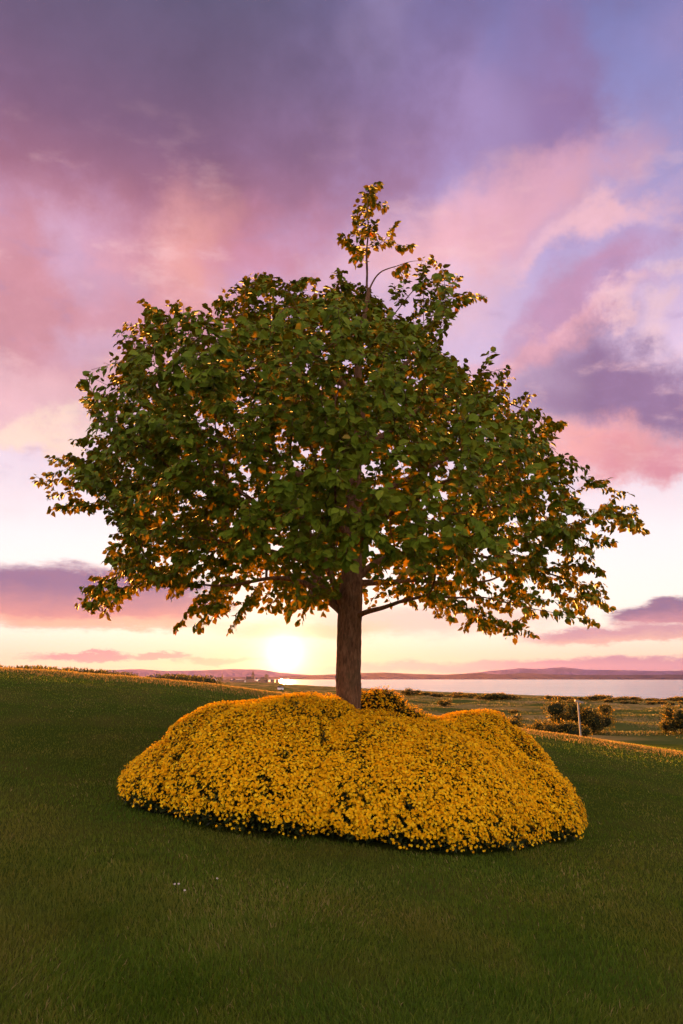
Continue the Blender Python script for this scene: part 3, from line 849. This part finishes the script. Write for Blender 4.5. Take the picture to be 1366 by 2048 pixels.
def folds(p):
    """0 on the swells, 1 in the creases between the plants of a clump"""
    w = 0.5 * fbm(p[:, 0] * 1.2, p[:, 1] * 1.2, 5, 2)
    a = np.arctan2(p[:, 0] - 0.1, 10.2 - p[:, 1])
    r = np.hypot(p[:, 0] - 0.1, p[:, 1] - 10.2)
    c = np.abs(fbm(a * 2.6 + w * 2.2 + 3.1, r * 0.55 + w, 143, 2) - 0.5)
    return np.exp(-(c / 0.045) ** 2)
def shell(lobe, n, rng, seed):
    cx, cy, cz, rx, ry, rz = lobe
    u = unit(rng.normal(0, 1, (n * 2, 3)))
    Rv = np.array([rx, ry, rz]); Cv = np.array([cx, cy, cz])
    # even over area
    wgt = np.linalg.norm(u / Rv, axis=1) * rx * ry * rz
    u = u[rng.uniform(0, wgt.max(), len(u)) < wgt]
    nz = lobe_noise(u, seed)
    p = Cv + u * Rv * (0.985 + 0.20 * nz[:, None])
    p = p - (p - Cv) * (0.055 * folds(p))[:, None]
    nr = unit(u / Rv)
    g = terrain(p[:, 0], p[:, 1])
    ok = p[:, 2] > g + 0.06
    for o_ in ALL:
        if o_ is lobe: continue
        q_ = (p - np.array(o_[:3])) / np.array(o_[3:])
        ok &= (q_ ** 2).sum(1) > 0.90
    return p[ok], nr[ok], g[ok]
SHRUB_TEXT = {
    'front': ('broad low shrub covered in yellow flowers, in front of the tree trunk', 300, 11500, 1.0),
    'right': ('rounded shrub full of yellow flowers on the right side of the trunk', 150, 10500, 1.0),
    'back': ('small upright shrub with yellow flowers just behind the tree trunk', 80, 7000, 0.6),
}
def sphere_grid(nu, nv):
    V_, F_ = [], []
    for a in range(nv + 1):
        ph = math.pi * a / nv
        for b in range(nu):
            t_ = 2 * math.pi * b / nu
            V_.append((math.sin(ph) * math.cos(t_), math.sin(ph) * math.sin(t_), math.cos(ph)))
    for a in range(nv):
        for b in range(nu):
            F_.append((a * nu + b, (a + 1) * nu + b, (a + 1) * nu + (b + 1) % nu, a * nu + (b + 1) % nu))
    return np.array(V_), np.array(F_)
SPH_V, SPH_F = sphere_grid(40, 24)
m_stem, N = material('woody_stem')
finish(m_stem, N, principled(N, (0.05, 0.035, 0.022, 1), 0.9, 0.1))
for key, lobes in LOBES.items():
    text, n_piece, dens, cover = SHRUB_TEXT[key]
    c0 = lobes[0]
    base = np.array([c0[0], c0[1], float(terrain(c0[0], c0[1]))])
    sh = empty('flowering_shrub', base)
    props(sh, text, 'shrub')
    rs_ = np.random.default_rng(abs(hash(key)) % 1 + len(key) * 13)
    core = Bag(); PP, NN = [], []; GP, GN = [], []
    for li, lobe in enumerate(lobes):
        cx, cy, cz, rx, ry, rz = lobe
        V_ = np.array([cx, cy, cz]) + SPH_V * np.array([rx, ry, rz]) * (0.93 + 0.20 * lobe_noise(SPH_V, li)[:, None])
        V_ = V_ - (V_ - np.array([cx, cy, cz])) * (0.055 * folds(V_))[:, None]
        gz_ = terrain(V_[:, 0], V_[:, 1])
        low_ = V_[:, 2] < gz_ + 0.22
        # the mass draws in towards its stems near the turf
        pull_ = np.clip((gz_ + 0.22 - V_[:, 2]) / 0.22, 0, 1) * 0.10
        V_[:, 0] += (cx - V_[:, 0]) * pull_; V_[:, 1] += (cy - V_[:, 1]) * pull_
        V_[:, 2] = np.maximum(V_[:, 2], gz_ - 0.05)
        core.add(V_, SPH_F)
        area = 2 * math.pi * ((rx * ry) ** 1.6 / 2 + (rx * rz) ** 1.6 / 2 + (ry * rz) ** 1.6 / 2) ** (1 / 1.6)
        n_f = int(area * dens * 0.235)
        p, nr, g = shell(lobe, n_f * 2, rs_, li)
        hgt = p[:, 2] - g
        # flowers thin out in patches and near the ground
        pt = fbm(p[:, 0] * 2.6 + p[:, 2] * 2, p[:, 1] * 2.6 + p[:, 2] * 1.3, 83, 3)
        fine_ = fbm(p[:, 0] * 15 + p[:, 2] * 9, p[:, 1] * 15 + p[:, 2] * 11, 19, 2)
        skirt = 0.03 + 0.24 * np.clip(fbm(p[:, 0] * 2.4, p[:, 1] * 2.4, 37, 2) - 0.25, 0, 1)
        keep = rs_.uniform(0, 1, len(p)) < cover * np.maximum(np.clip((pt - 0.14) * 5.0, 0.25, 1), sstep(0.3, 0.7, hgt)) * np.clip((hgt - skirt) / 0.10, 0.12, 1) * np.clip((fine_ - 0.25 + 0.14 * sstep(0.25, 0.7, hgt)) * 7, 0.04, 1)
        keep &= rs_.uniform(0, 1, len(p)) > 0.45 * folds(p)
        # the far side, out of sight of the lawn here, is only loosely covered
        keep &= (nr[:, 1] < 0.25) | (nr[:, 2] > 0.75) | (rs_.uniform(0, 1, len(p)) < 0.25)
        PP.append(p[keep]); NN.append(nr[keep])
        gp, gn, _ = shell(lobe, int(n_f * 0.55), rs_, li)
        GP.append(gp); GN.append(gn)
    PP, NN, GP, GN = map(np.concatenate, (PP, NN, GP, GN))
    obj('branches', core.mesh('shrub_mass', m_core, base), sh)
    # green leaves between the flowers
    gd = unit(GN + rs_.normal(0, 0.55, GN.shape)); GX = gd
    gz2 = unit(np.cross(gd, rs_.normal(0, 1, gd.shape))); gy2 = np.cross(gz2, gd)
    V_, F_ = scatter(GV, GF, GP - base - GN * 0.06, GX, gy2, gz2, rs_.uniform(0.05, 0.11, len(GP)))
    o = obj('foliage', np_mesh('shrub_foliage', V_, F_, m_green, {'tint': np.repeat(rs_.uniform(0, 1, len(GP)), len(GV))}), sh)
    o['kind'] = 'stuff'
    # flowers
    fz = unit(NN + rs_.normal(0, 0.42, NN.shape) + np.array([0, -0.10, 0.22]))
    fx, fy = frames(fz, rs_)
    fp = PP + NN * rs_.uniform(-0.045, 0.055, (len(PP), 1))
    fs = rs_.uniform(0.0100, 0.0185, len(PP))
    ft = rs_.beta(2, 2, len(PP))
    dcam = np.linalg.norm(fp - np.array([0, 0, CAMZ]), axis=1)
    face = (fz * unit(np.array([0, 0, CAMZ]) - fp)).sum(1)
    top_ = np.argsort(-(fs / dcam * np.clip(face, 0, 1)))[:n_piece]
    rest = np.ones(len(fp), bool); rest[top_] = False
    V_, F_ = scatter(FV, FF, (fp - base)[rest], fx[rest], fy[rest], fz[rest], fs[rest])
    o = obj('blossom', np_mesh('shrub_blossom', V_, F_, m_petal, {'tint': np.repeat(ft[rest], len(FV))}), sh)
    o['kind'] = 'stuff'
    fm = [np_mesh('flower', FV, FF, m_petal, {'tint': np.full(len(FV), t)}) for t in (0.3, 0.5, 0.7)]
    for q in top_:
        place('flower', fm[int(rs_.integers(0, 3))], sh, fp[q] - base, fx[q], fy[q], fz[q], float(fs[q]))
    print(key, 'flowers', len(fp), 'leaves', len(GP))

# ------------------------------------------------------------------ lawn grass
grass_stops = [(0.0, (0.050, 0.112, 0.008, 1)), (0.45, (0.092, 0.160, 0.013, 1)), (0.75, (0.145, 0.182, 0.022, 1)), (0.9, (0.20, 0.19, 0.045, 1)), (1.0, (0.30, 0.25, 0.11, 1))]
m_grass = thin_leaf('grass_blade', grass_stops, (2.0, 1.8, 1.0, 1), 0.38, 0.6, 0.12, patch=(0.55, (0.150, 0.140, 0.026, 1), 0.6))
rg = np.random.default_rng(5)
NB = 310000
azg = np.radians(rg.uniform(-36, 36, NB))
u_ = rg.uniform(0, 1, NB)
r0_, r1_, pw = 2.6, 36.0, 0.75
rg_ = (r0_ ** -pw + u_ * (r1_ ** -pw - r0_ ** -pw)) ** (-1 / pw)
bx, by = rg_ * np.sin(azg), rg_ * np.cos(azg)
okb = by > 1.5
for l_ in ALL:
    okb &= ((bx - l_[0]) / (l_[3] * 0.93)) ** 2 + ((by - l_[1]) / (l_[4] * 0.93)) ** 2 > 1
bx, by, rg_ = bx[okb], by[okb], rg_[okb]
nb = len(bx)
bz = terrain(bx, by)
tuft = fbm(bx * 3.2, by * 3.2, 7, 3)
hgt = rg.uniform(0.022, 0.050, nb) * (0.65 + 0.8 * tuft) * np.interp(rg_, [3, 10, 36], [1.0, 0.8, 0.8])
wid = rg.uniform(0.0016, 0.0030, nb) * np.clip(rg_ / 4.5, 1, 7)
la = rg.uniform(0, 2 * np.pi, nb)
lean = np.stack([np.cos(la), np.sin(la), np.zeros(nb)], -1) * (hgt * rg.uniform(0.15, 0.9, nb))[:, None]
lean = lean + np.stack([vnoise(bx * 1.3, by * 1.3, 77) - 0.5, vnoise(bx * 1.3, by * 1.3, 78) - 0.5, np.zeros(nb)], -1) * (hgt * 0.8)[:, None]
wa = rg.uniform(0, 2 * np.pi, nb)
wv = np.stack([np.cos(wa), np.sin(wa), np.zeros(nb)], -1) * wid[:, None]
B0 = np.stack([bx, by, bz - 0.004], -1)
Bm = B0 + lean * 0.35; Bm[:, 2] += hgt * 0.6
Bt = B0 + lean; Bt[:, 2] += hgt
nearb = rg_ < 8.5
tf_ = np.array([(0, 1, 3), (0, 3, 2), (2, 3, 4)])
Va = np.stack([B0 - wv, B0 + wv, Bm - wv * 0.75, Bm + wv * 0.75, Bt], 1)[nearb].reshape(-1, 3)
Fa = (tf_[None] + (np.arange(nearb.sum()) * 5)[:, None, None]).reshape(-1, 3)
Vb = np.stack([B0 - wv, B0 + wv, Bt], 1)[~nearb].reshape(-1, 3)
Fb = np.arange(len(Vb)).reshape(-1, 3) + len(Va)
V_, F_ = np.concatenate([Va, Vb]), np.concatenate([Fa, Fb])
tint = np.clip(rg.beta(2, 3, nb) * 0.9 + (fbm(bx * 1.3, by * 1.3, 15, 4) - 0.5) * 1.0 + (rg.uniform(0, 1, nb) > 0.90) * 0.45, 0, 1)
props(obj('grass', np_mesh('grass', V_, F_, m_grass, {'tint': np.concatenate([np.repeat(tint[nearb], 5), np.repeat(tint[~nearb], 3)])})), 'short mown grass of the lawn around the shrubs', 'grass', kind='stuff')

# uncut seed stalks along the crest of the lawn, where the sun still reaches
NS = 30000
sx_ = rg.uniform(-19, 19, NS); sy_ = rg.triangular(20.5, 25.5, 27.0, NS)
sz_ = terrain(sx_, sy_)
shh = rg.uniform(0.03, 0.065, NS); sw_ = rg.uniform(0.004, 0.009, NS)
wa = rg.uniform(0, np.pi, NS)
wv = np.stack([np.cos(wa), np.sin(wa), np.zeros(NS)], -1) * sw_[:, None]
B0 = np.stack([sx_, sy_, sz_], -1)
Bm = B0 + np.stack([rg.normal(0, 0.15, NS) * shh, rg.normal(0, 0.15, NS) * shh, shh * 0.65], -1)
Bt = Bm + np.stack([rg.normal(0, 0.2, NS) * shh, rg.normal(0, 0.2, NS) * shh, shh * 0.35], -1)
V_ = np.stack([B0 - wv * 0.3, B0 + wv * 0.3, Bm - wv, Bm + wv, Bt], 1).reshape(-1, 3)
F_ = (tf_[None] + (np.arange(NS) * 5)[:, None, None]).reshape(-1, 3)
m_seed = thin_leaf('seed_stalk', [(0, (0.10, 0.10, 0.025, 1)), (1, (0.30, 0.22, 0.10, 1))], (1.7, 1.4, 0.9, 1), 0.45, 0.7, 0.1)
props(obj('seed_grass', np_mesh('seed_grass', V_, F_, m_seed, {'tint': np.repeat(rg.uniform(0, 1, NS), 5)})), 'golden sunlit seed grass along the crest of the lawn', 'grass', kind='stuff')

# rough grass on the links, in tussocks
NT = 220000
azg = np.radians(rg.uniform(-30, 34, NT))
rl = np.exp(rg.uniform(np.log(36.0), np.log(520.0), NT))
tx_, ty_ = rl * np.sin(azg), rl * np.cos(azg)
tz_ = terrain(tx_, ty_)
cov = fbm(tx_ / 9, ty_ / 13, 51, 3)
okt = (tz_ > SEA_Z + 0.9) & (cov > np.interp(rl, [36, 70, 120], [0.66, 0.56, 0.47]))
tx_, ty_, tz_, rl, cov = tx_[okt], ty_[okt], tz_[okt], rl[okt], cov[okt]
nt = len(tx_)
th_ = rg.uniform(0.03, 0.10, nt) * (0.6 + 1.6 * (cov - 0.44) / 0.3) * np.interp(rl, [36, 200, 520], [0.8, 1.8, 3.0])
tw_ = np.interp(rl, [36, 120, 520], [0.03, 0.10, 0.5]) * rg.uniform(0.6, 1.4, nt)
wa = rg.uniform(0, np.pi, nt)
wv = np.stack([np.cos(wa), np.sin(wa), np.zeros(nt)], -1) * tw_[:, None]
B0 = np.stack([tx_, ty_, tz_ - 0.02], -1)
Bt = B0 + np.stack([rg.normal(0, 0.4, nt) * th_, rg.normal(0, 0.4, nt) * th_, th_], -1)
V_ = np.stack([B0 - wv, B0 + wv, Bt - wv * 0.6, Bt + wv * 0.6], 1).reshape(-1, 3)
F_ = (np.array([(0, 1, 3), (0, 3, 2)])[None] + (np.arange(nt) * 4)[:, None, None]).reshape(-1, 3)
m_rough = thin_leaf('rough_grass', [(0, (0.06, 0.09, 0.016, 1)), (0.5, (0.11, 0.12, 0.03, 1)), (1, (0.22, 0.17, 0.07, 1))], (1.3, 1.2, 1.0, 1), 0.2, 0.7, 0.1)
props(obj('rough_grass', np_mesh('rough_grass', V_, F_, m_rough, {'tint': np.repeat(np.clip(rg.beta(2, 2, nt) + (cov - 0.58), 0, 1), 4)})), 'rough golden grass on the links between lawn and sea', 'grass', kind='stuff')

# white daisies in the lawn, lower left
m_white, N = material('daisy_petal'); finish(m_white, N, principled(N, (0.75, 0.74, 0.72, 1), 0.6, 0.2))
m_eye, N = material('daisy_eye'); finish(m_eye, N, principled(N, (0.7, 0.42, 0.03, 1), 0.7, 0.2))
m_stalk, N = material('daisy_stalk'); finish(m_stalk, N, principled(N, (0.05, 0.08, 0.02, 1), 0.7, 0.2))
DAISY_TEXT = ['leftmost of the pair of tiny white daisies in the dark lawn', 'right-hand one of the close pair of tiny white daisies', 'tiny white daisy just below the close pair in the lawn', 'single tiny white daisy standing apart to the right of the others']
dv, df = [], []
for p_ in range(12):
    a = p_ * math.pi / 6
    b_ = len(dv)
    dv += [(0.25 * math.cos(a), 0.25 * math.sin(a), 0), (math.cos(a - 0.2), math.sin(a - 0.2), 0.12), (math.cos(a + 0.2), math.sin(a + 0.2), 0.12)]
    df.append((b_, b_ + 1, b_ + 2))
ev_, ef_ = sphere_grid(8, 5)
for (px, py), text in zip([(349, 1769), (357, 1769), (369, 1781), (434, 1760)], DAISY_TEXT):
    d_ = at(px, py, 1.0) - Vector((0, 0, CAMZ))
    t_ = 5.0
    for _ in range(30):
        g_ = float(terrain(d_.x * t_, d_.y * t_)) + 0.05
        t_ += (CAMZ + d_.z * t_ - g_) / max(-d_.z, 0.05) * 0.6
    x_, y_ = d_.x * t_, d_.y * t_
    root = empty('daisy', (x_, y_, float(terrain(x_, y_))))
    props(root, text, 'flower', 'daisies in the lawn')
    h_ = random.uniform(0.05, 0.065)
    P_ = np.array([(0, 0, 0), (0.004, 0, h_ * 0.5), (0.002, -0.004, h_)])
    obj('stalk', np_mesh('stalk', *tube(P_, np.array([0.0015] * 3), 5), m_stalk), root)
    pe = obj('petals', np_mesh('petals', np.array(dv) * 0.0075, df, m_white), root, (0.002, -0.004, h_)); pe.rotation_euler = (0.5, 0.1, 0.3)
    obj('flower_centre', np_mesh('eye', ev_ * np.array([0.0022, 0.0022, 0.002]), ef_, m_eye, smooth=True), pe, (0, 0, 0.0008))

# ------------------------------------------------------------------ gorse on the links
m_gorse = thin_leaf('gorse_leaf', [(0, (0.022, 0.030, 0.010, 1)), (0.6, (0.045, 0.052, 0.016, 1)), (1, (0.085, 0.080, 0.028, 1))], (2.4, 2.0, 1.0, 1), 0.35, 0.6, 0.2)
m_gbloom = thin_leaf('gorse_bloom', [(0, (0.45, 0.24, 0.01, 1)), (1, (0.7, 0.45, 0.03, 1))], (1.0, 0.9, 0.6, 1), 0.35, 0.6, 0.2)
def gorse_meshes(seed, rx, ry, h, n_leaf, n_bloom, leafsize):
    r_ = np.random.default_rng(seed)
    blobs = [(0, 0, h * 0.46, rx * 0.66, ry * 0.66, h * 0.42)]
    for _ in range(14):
        a = r_.uniform(0, 2 * np.pi); q_ = r_.uniform(0.3, 0.85)
        s_ = r_.uniform(0.16, 0.42)
        blobs.append((rx * q_ * math.cos(a), ry * q_ * math.sin(a), h * r_.uniform(0.25, 0.8), rx * s_, ry * s_, h * s_ * 0.75))
    core = Bag(); pts, nrm = [], []
    for l_ in blobs:
        core.add(np.array(l_[:3]) + SPHS_V * np.array(l_[3:]) * (0.60 + 0.25 * lobe_noise(SPHS_V, seed % 7)[:, None]), SPHS_F)
        u_ = unit(r_.normal(0, 1, (n_leaf // len(blobs), 3)))
        pts.append(np.array(l_[:3]) + u_ * np.array(l_[3:]) * r_.uniform(0.72, 1.0, (len(u_), 1)) * (1 + 0.5 * np.clip(r_.normal(0, 0.25, (len(u_), 1)), 0, 1))); nrm.append(u_)
    pts, nrm = np.concatenate(pts), np.concatenate(nrm)
    ok = pts[:, 2] > 0.03
    pts, nrm = pts[ok], nrm[ok]
    gd = unit(nrm + r_.normal(0, 0.5, nrm.shape) + np.array([0, 0, 0.3]))
    gz2 = unit(np.cross(gd, r_.normal(0, 1, gd.shape))); gy2 = np.cross(gz2, gd)
    V_, F_ = scatter(GV, GF, pts, gd, gy2, gz2, r_.uniform(0.6, 1.4, len(pts)) * leafsize)
    leaf = np_mesh('gorse_foliage', V_, F_, m_gorse, {'tint': np.repeat(r_.uniform(0, 1, len(pts)), 5)})
    k_ = r_.choice(len(pts), min(n_bloom, len(pts)), replace=False)
    k_ = k_[pts[k_, 2] > h * 0.35]
    V_, F_ = scatter(GV, GF, pts[k_] + nrm[k_] * leafsize * 0.5, gd[k_], gy2[k_], gz2[k_], r_.uniform(0.5, 1.0, len(k_)) * leafsize)
    bloom = np_mesh('gorse_bloom', V_, F_, m_gbloom, {'tint': np.repeat(r_.uniform(0, 1, len(k_)), 5)})
    mass = np_mesh('gorse_mass', np.concatenate(core.v), np.concatenate(core.f), m_core, smooth=True)
    st = Bag()
    for _ in range(6):
        a = r_.uniform(0, 6.28); e_ = np.array([rx * 0.5 * math.cos(a), ry * 0.5 * math.sin(a), h * 0.6])
        P_ = np.array([[e_[0] * 0.15, e_[1] * 0.15, -0.15], e_ * 0.5 + r_.normal(0, 0.05, 3), e_])
        st.add(*tube(P_, np.array([0.05, 0.04, 0.015]) * h / 2.5, 6))
    return leaf, bloom, mass, np_mesh('gorse_stems', np.concatenate(st.v), np.concatenate(st.f), m_stem)
SPHS_V, SPHS_F = sphere_grid(14, 9)
def gorse(meshes, x, y, text, group=None, s=1.0, rz=0.0, sink=0.05):
    r_ = empty('gorse_bush', (x, y, float(terrain(x, y)) - sink)); r_.scale = (s, s, s); r_.rotation_euler = (0, 0, rz)
    props(r_, text, 'bush', group)
    for nm, me in zip(('foliage', 'blossom', 'branches', 'stems'), meshes):
        o = obj(nm, me, r_)
        if nm in ('foliage', 'blossom'): o['kind'] = 'stuff'
    return r_
def ground_at(px, py, near=30.0, far=4000.0):
    """where the surveyed line of sight meets the land beyond the lawn"""
    d_ = at(px, py, 1.0) - Vector((0, 0, CAMZ))
    ts = np.geomspace(near, far, 1500)
    hit = np.nonzero(CAMZ + d_.z * ts < terrain(d_.x * ts, ts))[0]
    t_ = ts[hit[0]] if len(hit) else far
    return d_.x * t_, t_
g_big = gorse_meshes(5, 2.7, 2.0, 2.9, 6000, 1500, 0.19)
d_ = at(1166, 1473, 62.0); gorse(g_big, d_.x, d_.y, 'big round gorse bush right behind the pale post')
g_edge = gorse_meshes(9, 1.5, 1.4, 2.2, 4200, 1000, 0.17)
d_ = at(1360, 1476, 60.0); gorse(g_edge, d_.x, d_.y, 'dark gorse bush cut by the right edge of the picture')
g_low = gorse_meshes(14, 1.15, 1.0, 1.25, 1700, 550, 0.13)
LOW_TEXT = ['low gorse clump nearest to the foot of the pale post', 'low gorse clump second from the pale post in the row', 'low gorse clump third from the pale post in the row', 'low gorse clump at the left end of the row before the flowering shrub']
for (px, yy, s_), text in zip([(1140, 48, 1.15), (1112, 49, 0.95), (1088, 51, 1.1), (1064, 53, 0.8)], LOW_TEXT):
    d_ = at(px, 1465, yy)
    gorse(g_low, d_.x, yy, text, 'low gorse row along the lawn edge', s_, random.uniform(0, 6))
g_mid = gorse_meshes(27, 2.6, 2.0, 1.9, 1800, 500, 0.28)
for px, py, s_, text in [(890, 1413, 1.0, 'round dark gorse bush on the open links right of the trunk'), (820, 1393, 2.4, 'wide dark gorse mound on the links beside the trunk'),
                         (1028, 1428, 0.42, 'tiny lone gorse bush on the pale fairway'), (1016, 1462, 0.8, 'gorse bush peeping over the top of the right-hand flowering shrub')]:
    x_, y_ = ground_at(px, py, 34); gorse(g_mid, x_, y_, text, None, s_, random.uniform(0, 6))
g_far = gorse_meshes(33, 6.0, 3.5, 2.2, 520, 150, 0.75)
for q in range(84):
    px = random.uniform(840, 1400) if q < 66 else random.uniform(1100, 1400)
    py = (np.interp(px, [840, 930, 1010, 1090, 1366], [1391, 1395, 1398, 1399, 1401]) + random.uniform(-1, 2)) if q < 66 else random.uniform(1402, 1412)
    x_, y_ = ground_at(px, py, 60)
    gorse(g_far, x_, y_, 'small dark gorse bush in the scrub along the shore of the links', 'scrub along the shore', random.uniform(0.35, 1.25) * (1.0 if q < 66 else 0.55), random.uniform(0, 6))
g_hedge = gorse_meshes(44, 4.0, 2.6, 2.2, 2600, 60, 0.26)
for q in range(46):
    px = random.uniform(-60, 400)
    d_ = at(px, 1345, 1.0)
    yy = np.interp(px, [0, 200, 400], [75, 110, 190]) * random.uniform(0.93, 1.08)
    want = at(px, np.interp(px, [0, 100, 200, 262, 272, 300, 395], [1333, 1336, 1341, 1348, 1352, 1347, 1353]) + random.uniform(0, 4), yy).z
    s_ = (want - float(terrain(d_.x * yy, yy))) / 2.2
    if s_ < 0.2: continue
    gorse(g_hedge, d_.x * yy, yy, 'dark bush in the hedge line behind the crest of the lawn', 'hedge line behind the lawn crest', s_, random.uniform(0, 6))

# ------------------------------------------------------------------ pale post beyond the lawn edge
m_post, N = material('weathered_post')
geo = N.new('ShaderNodeNewGeometry')
pn, _ = N.noise(geo.outputs['Position'], 9, 5, 0.6)
finish(m_post, N, principled(N, N.mix(N.step(pn, 0.35, 0.7), (0.22, 0.21, 0.20, 1), (0.32, 0.31, 0.29, 1)), 0.7, 0.3))
def box(cx, cy, cz, sx, sy, sz, bev=0.15):
    """box with cut corners"""
    b_ = min(sx, sy) * bev
    ring = [(-sx / 2 + b_, -sy / 2), (sx / 2 - b_, -sy / 2), (sx / 2, -sy / 2 + b_), (sx / 2, sy / 2 - b_), (sx / 2 - b_, sy / 2), (-sx / 2 + b_, sy / 2), (-sx / 2, sy / 2 - b_), (-sx / 2, -sy / 2 + b_)]
    V_ = [(cx + x, cy + y, cz - sz / 2) for x, y in ring] + [(cx + x, cy + y, cz + sz / 2) for x, y in ring] + [(cx, cy, cz - sz / 2), (cx, cy, cz + sz / 2)]
    F_ = []
    for q in range(8):
        r_ = (q + 1) % 8
        F_ += [(q, r_, 8 + r_), (q, 8 + r_, 8 + q), (16, r_, q), (17, 8 + q, 8 + r_)]
    return np.array(V_), np.array(F_)
pp = at(1161, 1470, 37.0)
gz_ = float(terrain(pp.x, pp.y))
ptop = at(1157, 1404, 37.0).z
post = empty('marker_post', (pp.x, pp.y, gz_))
props(post, 'slim pale post with a short slanted top arm at the lawn edge', 'post')
hh = ptop - gz_
obj('pole', np_mesh('pole', *box(0, 0, (hh - 0.3) / 2, 0.075, 0.075, hh + 0.3), m_post), post)
arm = obj('arm', np_mesh('arm', *box(0.02, 0, 0, 0.42, 0.18, 0.09), m_post), post, (0.04, 0, hh + 0.03)); arm.rotation_euler = (0, rad(14), rad(-10))

# ------------------------------------------------------------------ town on the far side of the links
m_wall, N = material('town_stone'); finish(m_wall, N, principled(N, (0.20, 0.15, 0.12, 1), 0.9, 0.1))
m_roof, N = material('town_slate'); finish(m_roof, N, principled(N, (0.06, 0.055, 0.06, 1), 0.8, 0.2))
m_pale, N = material('pale_render'); finish(m_pale, N, principled(N, (0.72, 0.70, 0.68, 1), 0.8, 0.2))
def gable(w, d, h, rh):
    V_ = [(-w / 2, -d / 2, h), (w / 2, -d / 2, h), (w / 2, d / 2, h), (-w / 2, d / 2, h), (-w / 2, 0, h + rh), (w / 2, 0, h + rh)]
    return np.array(V_), [(0, 1, 5), (0, 5, 4), (2, 3, 4), (2, 4, 5), (0, 4, 3), (1, 2, 5)]
def house(px, py, Y, w, d, h, rh, text, spire=None, wall=None, group='houses of the distant town', name='house', cat='house'):
    p = at(px, py, Y); g_ = float(terrain(p.x, Y))
    r_ = empty(name, (p.x, Y, g_)); r_.rotation_euler = (0, 0, random.uniform(-0.4, 0.4))
    props(r_, text, cat, group)
    obj('wall', np_mesh('wall', *box(0, 0, h / 2 - 0.5, w, d, h + 1, 0.02), wall or m_wall), r_)
    obj('roof', np_mesh('roof', *gable(w * 1.04, d * 1.06, h + 0.02, rh), m_roof), r_)
    if spire:
        sw, s_h, s_r = spire
        V1, F1 = box(w * 0.4, 0, s_h / 2 - 0.5, sw, sw, s_h + 1, 0.05)
        tw = obj('tower', np_mesh('tower', V1, F1, m_wall), r_)
        V2 = np.array([(w * .4 - sw / 2, -sw / 2, s_h), (w * .4 + sw / 2, -sw / 2, s_h), (w * .4 + sw / 2, sw / 2, s_h), (w * .4 - sw / 2, sw / 2, s_h), (w * .4, 0, s_h + s_r)])
        obj('spire', np_mesh('spire', V2, [(0, 1, 4), (1, 2, 4), (2, 3, 4), (3, 0, 4)], m_roof), tw)
TOWN_Y = 1750
house(500, 1356, TOWN_Y, 18, 10, 9, 6, 'distant church with the tallest spire on the town skyline left of the sun', (6.5, 19, 11), None, None, 'church', 'church')
house(528, 1357, TOWN_Y, 16, 10, 9, 5, 'distant church with a blunt square tower nearest the sun', (8, 19, 1.5), None, None, 'church', 'church')
house(440, 1355, TOWN_Y, 14, 9, 8, 5, 'distant chapel with a small spire left of the church', (4, 13, 7), None, None, 'chapel', 'church')
house(410, 1354, TOWN_Y, 8, 8, 7, 4, 'distant house with a thin turret at the left end of the town', (2.5, 13, 5), None, None, 'house', 'house')
for q in range(16):
    house(random.uniform(420, 555), 1357, TOWN_Y + random.uniform(-60, 60), random.uniform(6, 12), random.uniform(6, 9), random.uniform(3, 5), random.uniform(2, 3.5), 'small distant house in the low town skyline left of the sun')
x_, y_ = ground_at(491, 1364, 300)
house(491, 1364, y_, 16, 8, 4, 2.5, 'small white house on the links below the distant church', None, m_pale, None)
x_, y_ = ground_at(561, 1380, 60)
house(561, 1380, y_, y_ * 0.008, y_ * 0.004, y_ * 0.0032, y_ * 0.002, 'small white shed on the links just left of the trunk, under the sun', None, m_pale, None, 'shed', 'shed')
